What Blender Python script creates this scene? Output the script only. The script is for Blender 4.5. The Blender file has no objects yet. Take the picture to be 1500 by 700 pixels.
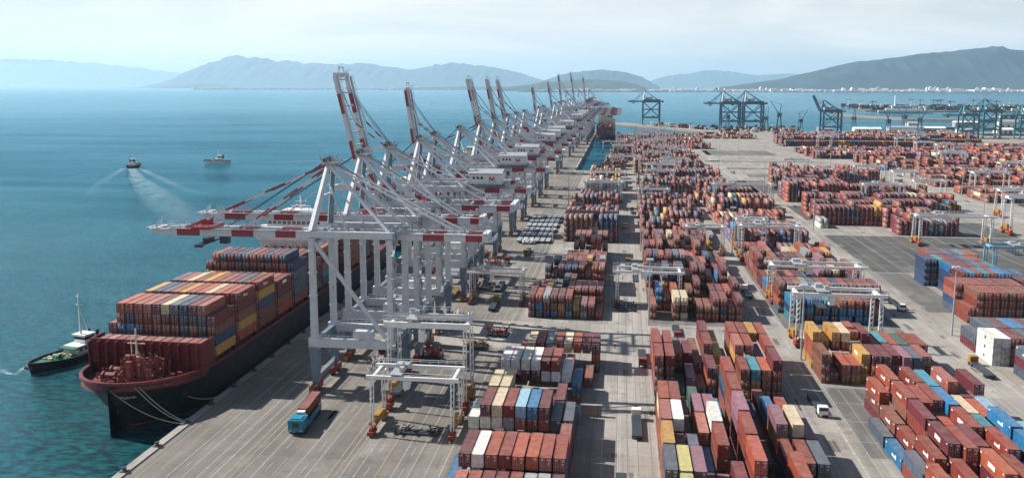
import bpy, bmesh, math, random
import numpy as np
from mathutils import Vector, Matrix, noise

random.seed(7)
SC = bpy.context.scene
COL = SC.collection
R = math.radians

# ------------------------------------------------------------------ camera
cam_d = bpy.data.cameras.new("camera")
cam = bpy.data.objects.new("camera", cam_d)
COL.objects.link(cam)
cam.location = (0, 0, 85)
cam.rotation_euler = (R(90 - 8.0), 0, R(7.3133))
cam_d.sensor_width = 36
cam_d.lens = 30.0
cam_d.shift_y = -48.3 / 1500
cam_d.clip_start = 1.0
cam_d.clip_end = 150000
SC.camera = cam

# ------------------------------------------------------------------ light
SUN_EL, SUN_AZ = 41.0, 11.0          # sun stands to the west, a little beyond the scene
w = bpy.data.worlds.new("World")
SC.world = w
w.use_nodes = True
nt = w.node_tree
nt.nodes.clear()
out = nt.nodes.new('ShaderNodeOutputWorld')
bg = nt.nodes.new('ShaderNodeBackground')
bg.inputs['Strength'].default_value = 0.06
sky = nt.nodes.new('ShaderNodeTexSky')
sky.sky_type = 'NISHITA'
sky.sun_disc = False
sky.sun_elevation = R(SUN_EL)
sky.sun_rotation = R(270 + SUN_AZ)
sky.altitude = 50
sky.air_density = 1.0
sky.dust_density = 1.4
sky.ozone_density = 3.0
tc = nt.nodes.new('ShaderNodeTexCoord')
mp = nt.nodes.new('ShaderNodeMapping')
mp.inputs['Scale'].default_value = (1.0, 1.0, 5.5)
mp.inputs['Rotation'].default_value = (R(6), R(9), 0)
cl = nt.nodes.new('ShaderNodeTexNoise')
cl.inputs['Scale'].default_value = 2.2
cl.inputs['Detail'].default_value = 7
cl.inputs['Roughness'].default_value = 0.55
cl.inputs['Distortion'].default_value = 0.6
cr = nt.nodes.new('ShaderNodeValToRGB')
cr.color_ramp.elements[0].position = 0.33
cr.color_ramp.elements[0].color = (0.50, 0.50, 0.50, 1)
cr.color_ramp.elements[1].position = 0.62
cr.color_ramp.elements[1].color = (1, 1, 1, 1)
mx = nt.nodes.new('ShaderNodeMix')
mx.data_type = 'RGBA'
mx.inputs[7].default_value = (12.4, 11.7, 10.9, 1)
nt.links.new(tc.outputs['Generated'], mp.inputs['Vector'])
nt.links.new(mp.outputs['Vector'], cl.inputs['Vector'])
nt.links.new(cl.outputs['Fac'], cr.inputs['Fac'])
# bright hazy air low down, clearing to blue overhead; thin cloud drawn across it
sxyz = nt.nodes.new('ShaderNodeSeparateXYZ')
nt.links.new(tc.outputs['Generated'], sxyz.inputs[0])
el = nt.nodes.new('ShaderNodeValToRGB')
for _ in range(2): el.color_ramp.elements.new(0.5)
for e_, (p_, v_) in zip(el.color_ramp.elements, ((0.0, 1.0), (0.13, 0.80), (0.30, 0.10), (0.75, 0.02))):
    e_.position = p_; e_.color = (v_, v_, v_, 1)
nt.links.new(sxyz.outputs['Z'], el.inputs['Fac'])
ml = nt.nodes.new('ShaderNodeMath'); ml.operation = 'MULTIPLY'
nt.links.new(cr.outputs['Color'], ml.inputs[0]); nt.links.new(el.outputs['Color'], ml.inputs[1])
nt.links.new(ml.outputs[0], mx.inputs[0])
nt.links.new(sky.outputs['Color'], mx.inputs[6])
nt.links.new(mx.outputs[2], bg.inputs['Color'])
nt.links.new(bg.outputs['Background'], out.inputs['Surface'])

sun_d = bpy.data.lights.new("sun", 'SUN')
sun_d.energy = 5.0
sun_d.angle = R(0.6)
sun_d.color = (1.0, 0.945, 0.87)
sun = bpy.data.objects.new("sun", sun_d)
COL.objects.link(sun)
tosun = Vector((-math.cos(R(SUN_EL)) * math.cos(R(SUN_AZ)), math.cos(R(SUN_EL)) * math.sin(R(SUN_AZ)), math.sin(R(SUN_EL))))
sun.rotation_euler = tosun.to_track_quat('Z', 'Y').to_euler()
sun.location = (0, 0, 300)

SC.view_settings.view_transform = 'Standard'
SC.view_settings.look = 'None'
SC.view_settings.exposure = 0.70
SC.view_settings.gamma = 1.0
SC.view_settings.use_curve_mapping = False
SC.cycles.use_denoising = True
SC.cycles.max_bounces = 6
SC.cycles.diffuse_bounces = 3
SC.cycles.glossy_bounces = 2
SC.cycles.transmission_bounces = 2
SC.cycles.transparent_max_bounces = 8
SC.cycles.volume_bounces = 1
SC.cycles.caustics_reflective = False
SC.cycles.caustics_refractive = False

# ------------------------------------------------------------------ materials
class NT:
    def __init__(s, name):
        s.m = bpy.data.materials.new(name)
        s.m.use_nodes = True
        s.t = s.m.node_tree
        s.b = s.t.nodes['Principled BSDF']
        s.pos = None
    def n(s, kind, **kw):
        x = s.t.nodes.new(kind)
        for k, v in kw.items():
            if k.startswith('i_'):
                x.inputs[k[2:]].default_value = v
            else:
                setattr(x, k, v)
        return x
    def l(s, a, b): s.t.links.new(a, b)
    def P(s):
        if s.pos is None: s.pos = s.n('ShaderNodeNewGeometry').outputs['Position']
        return s.pos
    def noise(s, scale, detail=4, rough=0.55, vec=None, sc=None, loc=None):
        x = s.n('ShaderNodeTexNoise')
        x.inputs['Scale'].default_value = scale
        x.inputs['Detail'].default_value = detail
        x.inputs['Roughness'].default_value = rough
        v = vec or s.P()
        if sc or loc:
            m = s.n('ShaderNodeMapping')
            if sc: m.inputs['Scale'].default_value = sc
            if loc: m.inputs['Location'].default_value = loc
            s.l(v, m.inputs['Vector']); v = m.outputs['Vector']
        s.l(v, x.inputs['Vector'])
        return x.outputs['Fac']
    def ramp(s, fac, stops):
        x = s.n('ShaderNodeValToRGB')
        e = x.color_ramp.elements
        while len(e) < len(stops): e.new(0.5)
        for k, (p, c) in enumerate(stops):
            e[k].position = p
            e[k].color = (c, c, c, 1) if isinstance(c, (int, float)) else (*c, 1)
        s.l(fac, x.inputs['Fac'])
        return x.outputs['Color']
    def mix(s, fac, a, b, mode='MIX'):
        x = s.n('ShaderNodeMix', data_type='RGBA', blend_type=mode)
        for v, i in ((fac, 0), (a, 6), (b, 7)):
            if isinstance(v, (int, float)): x.inputs[i].default_value = v if i == 0 else (v, v, v, 1)
            elif isinstance(v, tuple): x.inputs[i].default_value = (*v, 1)
            else: s.l(v, x.inputs[i])
        return x.outputs[2]
    def math(s, op, a, b=0.0):
        x = s.n('ShaderNodeMath', operation=op)
        for v, i in ((a, 0), (b, 1)):
            if isinstance(v, (int, float)): x.inputs[i].default_value = v
            else: s.l(v, x.inputs[i])
        return x.outputs[0]
    def base(s, c):
        if isinstance(c, tuple): s.b.inputs['Base Color'].default_value = (*c, 1)
        else: s.l(c, s.b.inputs['Base Color'])
    def bump(s, h, strength, dist):
        x = s.n('ShaderNodeBump')
        x.inputs['Strength'].default_value = strength
        x.inputs['Distance'].default_value = dist
        s.l(h, x.inputs['Height'])
        s.l(x.outputs['Normal'], s.b.inputs['Normal'])

MT = {}
def paint(name, c, rough=0.55, metal=0.0, vary=0.22, rust=0.0, scale=0.5):
    n = NT(name)
    f = n.ramp(n.noise(scale, 5, 0.65), [(0.3, 1 - vary), (0.7, 1 + vary * 0.4)])
    col = n.mix(1.0, c, f, 'MULTIPLY')
    if rust > 0:
        g = n.ramp(n.noise(0.9, 6, 0.7, sc=(1, 1, 0.35)), [(0.62 - rust * 0.2, 0.0), (0.75, 0.8)])
        col = n.mix(g, col, (0.16, 0.07, 0.035))
    n.base(col)
    n.b.inputs['Roughness'].default_value = rough
    n.b.inputs['Metallic'].default_value = metal
    MT[name] = n.m
    return n.m

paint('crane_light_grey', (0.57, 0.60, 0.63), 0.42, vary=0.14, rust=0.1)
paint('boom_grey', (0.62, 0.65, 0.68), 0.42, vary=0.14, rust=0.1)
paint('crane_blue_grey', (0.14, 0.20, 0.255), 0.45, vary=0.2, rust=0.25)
paint('crane_red', (0.30, 0.030, 0.045), 0.45, vary=0.2)
paint('bogie_red', (0.26, 0.035, 0.03), 0.5, vary=0.4, rust=0.4)
paint('machine_yellow', (0.36, 0.20, 0.04), 0.5, vary=0.4, rust=0.4)
paint('white_paint', (0.76, 0.76, 0.74), 0.4, vary=0.14, rust=0.08)
paint('roof_grey', (0.30, 0.33, 0.36), 0.6, vary=0.2)
paint('dark_steel', (0.035, 0.045, 0.055), 0.5, vary=0.3)
paint('galvanised', (0.42, 0.45, 0.47), 0.45, 0.3, vary=0.25)
paint('blue_crane', (0.025, 0.12, 0.20), 0.45, vary=0.25)
paint('teal_crane', (0.02, 0.17, 0.22), 0.45, vary=0.25)
paint('hull_navy', (0.006, 0.009, 0.015), 0.6, vary=0.35, rust=0.35, scale=0.15)
paint('hull_blue', (0.02, 0.06, 0.12), 0.35, vary=0.3)
paint('hull_red', (0.15, 0.020, 0.026), 0.45, vary=0.25)
paint('hull_boot_red', (0.32, 0.04, 0.03), 0.5, vary=0.3)
paint('deck_red', (0.15, 0.030, 0.032), 0.6, vary=0.35, rust=0.3)
paint('deck_green', (0.02, 0.15, 0.095), 0.6, vary=0.3)
paint('cream_paint', (0.68, 0.61, 0.46), 0.5, vary=0.2)
paint('tarp_ochre', (0.48, 0.35, 0.17), 0.8, vary=0.4)
paint('agv_blue', (0.02, 0.20, 0.30), 0.4, vary=0.2)
paint('rope', (0.38, 0.37, 0.30), 0.9)
paint('rubber', (0.02, 0.02, 0.02), 0.85)
paint('marking_white', (0.78, 0.78, 0.75), 0.6, vary=0.15)
paint('emblem_red', (0.35, 0.04, 0.04), 0.6)
paint('rock', (0.22, 0.20, 0.17), 0.9, vary=0.4, scale=0.2)
paint('town_white', (0.72, 0.70, 0.66), 0.7, vary=0.1, scale=0.01)
paint('town_roof', (0.45, 0.33, 0.27), 0.8, vary=0.2, scale=0.01)
g_ = NT('dark_glass'); g_.base((0.02, 0.03, 0.04)); g_.b.inputs['Roughness'].default_value = 0.08; MT['dark_glass'] = g_.m

def container_mat(name, use_attr):
    n = NT(name)
    if use_attr:
        c = n.n('ShaderNodeAttribute', attribute_name='col').outputs['Color']
    else:
        c = n.n('ShaderNodeObjectInfo').outputs['Color']
    f = n.ramp(n.noise(0.7, 5, 0.7), [(0.28, 0.55), (0.72, 1.2)])
    col = n.mix(1.0, c, f, 'MULTIPLY')
    streak = n.ramp(n.noise(1.6, 6, 0.7, sc=(1.4, 1.4, 0.3)), [(0.58, 0.0), (0.74, 0.55)])
    col = n.mix(streak, col, (0.13, 0.065, 0.04))
    geo = n.n('ShaderNodeNewGeometry')
    sep = n.n('ShaderNodeSeparateXYZ'); n.l(geo.outputs['True Normal'], sep.inputs[0])
    up = n.ramp(sep.outputs['Z'], [(0.8, 0.0), (0.95, 1.0)])
    dust = n.ramp(n.noise(0.35, 5, 0.65), [(0.3, 0.04), (0.75, 0.28)])
    col = n.mix(n.mix(1.0, up, dust, 'MULTIPLY'), col, (0.46, 0.37, 0.32))
    n.base(col)
    n.b.inputs['Roughness'].default_value = 0.55
    MT[name] = n.m
container_mat('container_paint', False)
container_mat('container_paint_mass', True)

def ground_mat(name, c1, c2, dark=0.5, joints=6.0):
    # worn concrete: patches, tyre streaks along the traffic, stains, joints
    n = NT(name)
    big = n.ramp(n.noise(0.03, 6, 0.6), [(0.35, c1), (0.65, c2)])
    # long tyre-worn streaks that follow the traffic, along Y
    st = n.ramp(n.noise(1.0, 5, 0.6, sc=(0.32, 0.012, 1)), [(0.3, dark), (0.62, 1.06)])
    col = n.mix(1.0, big, st, 'MULTIPLY')
    fine = n.ramp(n.noise(0.6, 8, 0.75), [(0.3, 0.82), (0.7, 1.1)])
    col = n.mix(1.0, col, fine, 'MULTIPLY')
    stain = n.ramp(n.noise(0.11, 6, 0.75, loc=(40, 13, 0)), [(0.56, 0.0), (0.70, 0.6)])
    slab = n.n('ShaderNodeTexWhiteNoise', noise_dimensions='3D')
    sn = n.n('ShaderNodeVectorMath', operation='SNAP'); sn.inputs[1].default_value = (joints, joints * 2, 10)
    n.l(n.P(), sn.inputs[0]); n.l(sn.outputs[0], slab.inputs['Vector'])
    col = n.mix(1.0, col, n.ramp(slab.outputs['Value'], [(0.0, 0.84), (1.0, 1.08)]), 'MULTIPLY')
    tyre = n.ramp(n.noise(1.0, 4, 0.6, sc=(1.3, 0.02, 1), loc=(3, 9, 0)), [(0.58, 0.0), (0.72, 0.34)])
    col = n.mix(tyre, col, (0.05, 0.048, 0.045))
    col = n.mix(stain, col, (0.07, 0.068, 0.065))
    pale = n.ramp(n.noise(0.05, 5, 0.7, sc=(1.6, 0.5, 1), loc=(9, 71, 0)), [(0.57, 0.0), (0.7, 0.35)])
    col = n.mix(pale, col, (0.42, 0.40, 0.37))
    sp = n.n('ShaderNodeSeparateXYZ'); n.l(n.P(), sp.inputs[0])
    for ax in ('X', 'Y'):
        fr = n.math('FRACT', n.math('DIVIDE', sp.outputs[ax], joints))
        j = n.math('LESS_THAN', fr, 0.035)
        col = n.mix(n.math('MULTIPLY', j, 0.45), col, (0.08, 0.075, 0.07))
    n.base(col)
    n.b.inputs['Roughness'].default_value = 0.85
    MT[name] = n.m
ground_mat('yard_concrete', (0.250, 0.230, 0.203), (0.320, 0.296, 0.262), 0.74)
ground_mat('apron_concrete', (0.135, 0.125, 0.110), (0.200, 0.185, 0.163), 0.80, 7.5)
ground_mat('lane_concrete', (0.27, 0.255, 0.232), (0.335, 0.315, 0.288), 0.82, 5.0)
ground_mat('dark_asphalt', (0.060, 0.063, 0.060), (0.10, 0.10, 0.094), 0.7, 4.0)
ground_mat('mid_asphalt', (0.11, 0.108, 0.102), (0.165, 0.16, 0.15), 0.7, 5.0)

def line_mat(name, c, keep=0.48):
    n = NT(name)
    wv = n.ramp(n.noise(0.8, 6, 0.75), [(keep - 0.12, 0.9), (keep + 0.16, 0.15)])
    n.base(n.mix(wv, c, (0.24, 0.23, 0.21)))
    n.b.inputs['Roughness'].default_value = 0.8
    MT[name] = n.m
line_mat('line_white', (0.78, 0.77, 0.73), 0.62)
line_mat('line_yellow', (0.50, 0.34, 0.10), 0.5)
line_mat('rail_dark', (0.045, 0.042, 0.04), 0.6)

# water
n = NT('sea_water')
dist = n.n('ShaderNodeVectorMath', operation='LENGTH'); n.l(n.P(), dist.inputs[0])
swell = n.noise(0.045, 3, 0.5, sc=(1, 1.5, 1))
chop = n.noise(0.42, 6, 0.66, sc=(0.7, 1.7, 1))
h = n.math('ADD', n.math('MULTIPLY', swell, 1.6), chop)
far = n.n('ShaderNodeMapRange'); far.inputs[1].default_value = 150; far.inputs[2].default_value = 3500
far.inputs[3].default_value = 1.0; far.inputs[4].default_value = 0.25
n.l(dist.outputs['Value'], far.inputs[0])
bp = n.n('ShaderNodeBump'); bp.inputs['Distance'].default_value = 2.2
n.l(n.math('MULTIPLY', far.outputs[0], 0.75), bp.inputs['Strength'])
n.l(h, bp.inputs['Height'])
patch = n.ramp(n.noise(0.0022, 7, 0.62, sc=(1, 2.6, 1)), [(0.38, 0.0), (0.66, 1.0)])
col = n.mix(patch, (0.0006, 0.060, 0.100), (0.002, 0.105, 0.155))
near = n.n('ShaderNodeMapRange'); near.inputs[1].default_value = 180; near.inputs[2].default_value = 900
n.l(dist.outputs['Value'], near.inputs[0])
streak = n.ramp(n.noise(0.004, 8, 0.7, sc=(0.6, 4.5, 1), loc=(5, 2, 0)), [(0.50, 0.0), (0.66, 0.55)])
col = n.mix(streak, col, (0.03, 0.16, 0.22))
col = n.mix(near.outputs[0], n.mix(n.ramp(chop, [(0.42, 0.0), (0.60, 1.0)]), (0.0001, 0.012, 0.020), (0.001, 0.105, 0.115)), col)  # light and dark of the near ripples painted into the colour: pale crests, dark troughs
caps = n.ramp(n.noise(0.35, 3, 0.8, sc=(0.7, 1.6, 1)), [(0.735, 0.0), (0.76, 0.6)])
col = n.mix(caps, col, (0.45, 0.55, 0.58))
rgh = n.ramp(patch, [(0.0, 0.10), (1.0, 0.26)])
df = n.n('ShaderNodeBsdfDiffuse'); n.l(col, df.inputs['Color'])
gl = n.n('ShaderNodeBsdfGlossy'); gl.inputs['Color'].default_value = (0.56, 0.84, 0.96, 1); n.l(rgh, gl.inputs['Roughness'])
fr = n.n('ShaderNodeFresnel'); fr.inputs['IOR'].default_value = 1.24
for q in (df, gl, fr): n.l(bp.outputs['Normal'], q.inputs['Normal'])
ms = n.n('ShaderNodeMixShader'); n.l(n.math('MULTIPLY', fr.outputs[0], 0.85), ms.inputs[0]); n.l(df.outputs[0], ms.inputs[1]); n.l(gl.outputs[0], ms.inputs[2])
n.l(ms.outputs[0], n.t.nodes['Material Output'].inputs['Surface']); n.t.nodes.remove(n.b)
MT['sea_water'] = n.m

# foam trail: thin sheet, holes are transparent
def foam(name, thr, amt):
    n = NT(name)
    n.base((0.42, 0.60, 0.66)); n.b.inputs['Roughness'].default_value = 0.7
    a = n.ramp(n.noise(0.16, 7, 0.7, sc=(1, 0.5, 1)), [(thr, 0.0), (thr + 0.2, amt)])
    edge = n.n('ShaderNodeAttribute', attribute_name='fade').outputs['Fac']
    n.l(n.math('MULTIPLY', a, edge), n.b.inputs['Alpha'])
    MT[name] = n.m
foam('wake_foam', 0.34, 0.5)
foam('bow_foam', 0.38, 0.6)

def hill_mat(name, g1, g2, rk, s=0.0012):
    n = NT(name)
    c = n.ramp(n.noise(s, 8, 0.65), [(0.35, g1), (0.65, g2)])
    k = n.ramp(n.noise(s * 2.3, 7, 0.7, loc=(3, 5, 9)), [(0.62, 0.0), (0.72, 0.7)])
    n.base(n.mix(k, c, rk)); n.b.inputs['Roughness'].default_value = 0.95
    MT[name] = n.m
hill_mat('hill_forest', (0.004, 0.022, 0.040), (0.018, 0.050, 0.062), (0.17, 0.15, 0.12))
hill_mat('hill_dark', (0.015, 0.032, 0.026), (0.035, 0.058, 0.036), (0.10, 0.09, 0.07), 0.003)

# ------------------------------------------------------------------ mesh helpers
class MB:
    def __init__(s): s.v = []; s.f = []; s.m = []; s.cur = 0
    def mat(s, k): s.cur = k; return s
    def add(s, vs, fs):
        b = len(s.v); s.v += [tuple(p) for p in vs]
        for f in fs: s.f.append(tuple(b + i for i in f)); s.m.append(s.cur)
        return s
    def box(s, x0, x1, y0, y1, z0, z1):
        return s.add([(x0, y0, z0), (x1, y0, z0), (x1, y1, z0), (x0, y1, z0), (x0, y0, z1), (x1, y0, z1), (x1, y1, z1), (x0, y1, z1)],
                     [(0, 3, 2, 1), (4, 5, 6, 7), (0, 1, 5, 4), (1, 2, 6, 5), (2, 3, 7, 6), (3, 0, 4, 7)])
    def cbox(s, c, d): return s.box(c[0] - d[0] / 2, c[0] + d[0] / 2, c[1] - d[1] / 2, c[1] + d[1] / 2, c[2] - d[2] / 2, c[2] + d[2] / 2)
    def bar(s, p, q, w, h=None, w2=None, h2=None):
        """beam between two points; w across, h the other way; optional end taper"""
        h = w if h is None else h; w2 = w if w2 is None else w2; h2 = h if h2 is None else h2
        p = Vector(p); q = Vector(q); d = (q - p).normalized()
        up = Vector((0, 0, 1)) if abs(d.z) < 0.95 else Vector((0, 1, 0))
        a = d.cross(up).normalized(); b = a.cross(d).normalized()
        vs = []
        for c, ww, hh in ((p, w, h), (q, w2, h2)):
            for i, j in ((-1, -1), (1, -1), (1, 1), (-1, 1)): vs.append(c + a * (i * ww / 2) + b * (j * hh / 2))
        return s.add(vs, [(0, 1, 2, 3), (7, 6, 5, 4), (0, 4, 5, 1), (1, 5, 6, 2), (2, 6, 7, 3), (3, 7, 4, 0)])
    def tube(s, p, q, r, k=8, r2=None):
        r2 = r if r2 is None else r2
        p = Vector(p); q = Vector(q); d = (q - p).normalized()
        up = Vector((0, 0, 1)) if abs(d.z) < 0.95 else Vector((0, 1, 0))
        a = d.cross(up).normalized(); b = a.cross(d).normalized()
        vs = []
        for c, rr in ((p, r), (q, r2)):
            for i in range(k):
                t = 2 * math.pi * i / k; vs.append(c + a * (rr * math.cos(t)) + b * (rr * math.sin(t)))
        fs = [(i, (i + 1) % k, k + (i + 1) % k, k + i) for i in range(k)] + [tuple(range(k))[::-1], tuple(range(k, 2 * k))]
        return s.add(vs, fs)
    def rail(s, p, q, h=1.1, step=2.5, r=0.10):
        """a handrail along p-q: posts, top and middle rail"""
        p = Vector(p); q = Vector(q); L = (q - p).length; k = max(1, int(L / step))
        up = Vector((0, 0, h))
        s.bar(p + up, q + up, r); s.bar(p + up * 0.5, q + up * 0.5, r * 0.8)
        for i in range(k + 1):
            c = p.lerp(q, i / k); s.bar(c, c + up, r)
        return s
    def mesh(s, name, mats):
        me = bpy.data.meshes.new(name)
        me.from_pydata(s.v, [], s.f)
        for m in (mats if isinstance(mats, (list, tuple)) else [mats]): me.materials.append(MT[m])
        if s.m and max(s.m) > 0: me.polygons.foreach_set('material_index', s.m)
        me.update()
        return me
    def build(s, name, mats, parent=None):
        o = bpy.data.objects.new(name, s.mesh(name, mats)); COL.objects.link(o)
        if parent is not None: o.parent = parent
        return o

def tag(o, label=None, cat=None, group=None, kind=None):
    for k, v in (('label', label), ('category', cat), ('group', group), ('kind', kind)):
        if v: o[k] = v
    return o
def empty(name, loc=(0, 0, 0), rz=0):
    o = bpy.data.objects.new(name, None); COL.objects.link(o)
    o.location = loc; o.rotation_euler = (0, 0, rz); o.empty_display_size = 1
    return o
KIDS = {}
def kids(o): return [c for c in bpy.data.objects if c.parent == o]
def copy_tree(o, tree=None):
    """copy a thing with its parts and their sub-parts; mesh data are shared"""
    if o.name not in KIDS: KIDS[o.name] = [(c, kids(c)) for c in kids(o)]
    r = o.copy(); COL.objects.link(r)
    for c, sub in KIDS[o.name]:
        d = c.copy(); COL.objects.link(d); d.parent = r
        for g in sub:
            e = g.copy(); COL.objects.link(e); e.parent = d
    return r

def sheet(name, pts, z, mat, thick=0.0, kind='structure'):
    """a flat polygon laid on the ground, or a slab when thick > 0"""
    bm = bmesh.new()
    vs = [bm.verts.new((x, y, z)) for x, y in pts]
    f = bm.faces.new(vs)
    if f.normal.z < 0 or True:
        f.normal_update()
        if f.normal.z < 0: f.normal_flip()
    if thick:
        r = bmesh.ops.extrude_face_region(bm, geom=[f])
        for v in [g for g in r['geom'] if isinstance(g, bmesh.types.BMVert)]: v.co.z -= thick
        bmesh.ops.recalc_face_normals(bm, faces=bm.faces)
    bmesh.ops.triangulate(bm, faces=[f for f in bm.faces if len(f.verts) > 4])
    me = bpy.data.meshes.new(name); bm.to_mesh(me); bm.free()
    me.materials.append(MT[mat])
    o = bpy.data.objects.new(name, me); COL.objects.link(o)
    return tag(o, kind=kind)

# ------------------------------------------------------------------ sea, land
SEA = -4.0
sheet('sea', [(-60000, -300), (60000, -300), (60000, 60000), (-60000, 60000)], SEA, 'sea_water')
yard_pts = [(-109.5, -60), (-109.5, 1660), (-46, 1660), (-46, 866), (-24, 866), (-14, 1100), (-6, 1335), (-4, 1548),
            (160, 1552), (176, 1640), (185, 1790), (335, 1790), (345, 1600), (420, 1560), (1300, 1560), (1300, -60)]
sheet('yard_ground', yard_pts, 0.0, 'yard_concrete', 9.0)
Z1, Z2, Z3 = 0.012, 0.024, 0.036
sheet('quay_apron', [(-107.6, -50), (-107.6, 1655)] +
      [(-48, 1655), (-48, 860), (-36, 860), (-36, -50)], Z1, 'apron_concrete')
for nm, x0, x1, y0, y1, m in [
    ('truck_lane', -3.5, 10.0, 120, 860, 'lane_concrete'),
    ('cross_road', -107, 250, 268.5, 301, 'lane_concrete'),
    ('cross_road', -36, 120, 434, 447, 'lane_concrete'),
    ('truck_lane', 47.5, 55.5, 120, 266, 'lane_concrete'), ('truck_lane', 49.5, 57.5, 303, 433, 'lane_concrete'),
    ('access_road', 101, 112, 120, 1240, 'lane_concrete'),
    ('access_road', 232, 262, 560, 1250, 'lane_concrete'),
    ('empty_lot', 116, 224, 404, 503, 'dark_asphalt'), ('empty_lot', 100, 128, 700, 790, 'dark_asphalt'),
    ('empty_lot', 118, 150, 560, 625, 'dark_asphalt'), ('empty_lot', 176, 224, 506, 560, 'dark_asphalt'),
    ('empty_lot', 58, 78, 196, 243, 'mid_asphalt'), ('block_pad', 11.5, 46.5, 120, 266, 'dark_asphalt'),
    ('block_pad', 79, 99, 120, 266, 'mid_asphalt'), ('block_pad', 11.5, 46.5, 303, 433, 'mid_asphalt'),
    ('block_pad', 58.5, 99, 303, 433, 'mid_asphalt'), ('block_pad', 134, 220, 303, 402, 'mid_asphalt'),
    ('empty_lot', 116, 131, 333, 402, 'mid_asphalt')]:
    sheet(nm, [(x0, y0), (x1, y0), (x1, y1), (x0, y1)], Z2 if m != 'lane_concrete' or 'cross' not in nm else Z1 + 0.006, m)
for x0, x1, y0, y1 in ((120, 220, 820, 850), (110, 215, 900, 915), (95, 215, 985, 1000), (105, 190, 1080, 1160)):
    sheet('empty_lot', [(x0, y0), (x1, y0), (x1, y1), (x0, y1)], Z2, 'mid_asphalt')
sheet('quay_coping', [(-109.45, -50), (-107.4, -50), (-107.4, 1659), (-109.45, 1659)], 0.30, 'lane_concrete', 0.31)

# painted lines and sunk rails: one object per kind of marking
def stripes(name, mat, items, z):
    b = MB()
    for x0, x1, y0, y1 in items: b.add([(x0, y0, z), (x1, y0, z), (x1, y1, z), (x0, y1, z)], [(0, 1, 2, 3)])
    return tag(b.build(name, mat), kind='structure')
wh, ye, dk = [], [], []
def vline(lst, x, y0, y1, wd=0.22, dash=None):
    if dash:
        y = y0
        while y < y1: lst.append((x - wd / 2, x + wd / 2, y, min(y + dash[0], y1))); y += dash[0] + dash[1]
    else: lst.append((x - wd / 2, x + wd / 2, y0, y1))
def hline(lst, y, x0, x1, wd=0.25): lst.append((x0, x1, y - wd / 2, y + wd / 2))
for x in (-104.5, -85.6, -82.4, -63.0, -60.1, -52.5): vline(ye, x, 100, 860, 0.20)
for x in (-101.2, -75.2): vline(ye, x, 100, 860, 0.16, (9, 5))
for x in (-98.0, -94.6, -91.2, -88.2): vline(wh, x, 100, 860, 0.20)
for x in (-96.3,): vline(wh, x, 100, 860, 0.14, (3, 6))
for x in (-79.5, -71.5, -67.6, -57.2, -49, -45.4, -41.8): vline(wh, x, 100, 860, 0.18)
for x in (-77.6, -69.4, -55.0, -47.2): vline(wh, x, 100, 860, 0.15, (5, 7))
for x in (-38.6, -36.2): vline(wh, x, 100, 860, 0.24)
for x in (-106.1, -84.0, -61.5): vline(dk, x, 60, 1640, 0.42)
for x in (-84.9, -83.1, -62.3, -60.8): vline(dk, x, 60, 860, 0.10)
for x in (-3.3, 0.4, 0.9, 9.6): vline(wh, x, 100, 860, 0.20)
for x in (4.4, 6.9): vline(wh, x, 100, 860, 0.16, (4, 4))
for x in (2.6, 8.2): vline(dk, x, 100, 860, 0.25)
for x in (-1.4, 7.6): vline(ye, x, 100, 860, 0.15)
for x in (47.8, 49.0, 55.3): vline(wh, x, 100, 266, 0.5 if x == 55.3 else 0.22)
for x in (49.8, 57.3): vline(wh, x, 303, 433, 0.35)
for x in (51.5, 53.6): vline(ye, x, 100, 433, 0.15)
for x in (45.5, 46.3, 58.3, 100.2, 101.4): vline(wh, x, 100, 640, 0.22)
for x in (103.5, 107.5, 111.7): vline(wh, x, 100, 1240, 0.24)
for x in (105.6, 113.4): vline(ye, x, 100, 1240, 0.18)
for x in (116.5, 131, 146, 161, 176, 191, 206, 221): vline(wh if x < 200 else ye, x, 303, 560, 0.28)
for x in (123, 138, 153, 168): vline(ye, x, 404, 503, 0.18)
for y in range(404, 504, 13): hline(wh, y, 117, 223, 0.16)
for x in (233, 240, 246, 253, 261): vline(wh, x, 560, 1250, 0.3)
for y in (268.9, 300.6): hline(wh, y, -36, 112, 0.3)
hline(wh, 285, -36, 112, 0.2)
for y in (434.4, 446.6): hline(wh, y, -36, 112, 0.3)
for y in range(166, 266, 13):
    hline(wh, y, 58.6, 78, 0.18)
    hline(wh, y, 11.8, 46, 0.16)
for x in (62, 66, 70, 74): vline(ye, x, 166, 243, 0.14)
for x in (12.2, 24.6, 31, 37.4, 44): vline(wh, x, 100, 266, 0.14)
for k in range(9): hline(ye, 150 + k * 80, -104, -97, 0.5)
stripes('white_line', 'line_white', wh, Z3)
stripes('yellow_line', 'line_yellow', ye, Z3 + 0.012)
stripes('crane_rail', 'rail_dark', dk, Z3 + 0.024)

# tarmac mends, oil patches: odd-shaped sheets just over the concrete
mends = MB()
for k in range(150):
    x = random.choice([random.uniform(-104, -38), random.uniform(-3, 10), random.uniform(101, 112), random.uniform(47, 57)])
    y = random.uniform(130, 700); a = random.uniform(0.5, 2.2); bl = random.uniform(0.8, 9)
    mends.add([(x, y, Z2 + 0.004), (x + a, y, Z2 + 0.004), (x + a, y + bl, Z2 + 0.004), (x, y + bl, Z2 + 0.004)], [(0, 1, 2, 3)])
tag(mends.build('tarmac_patch', 'mid_asphalt'), kind='structure')

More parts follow.
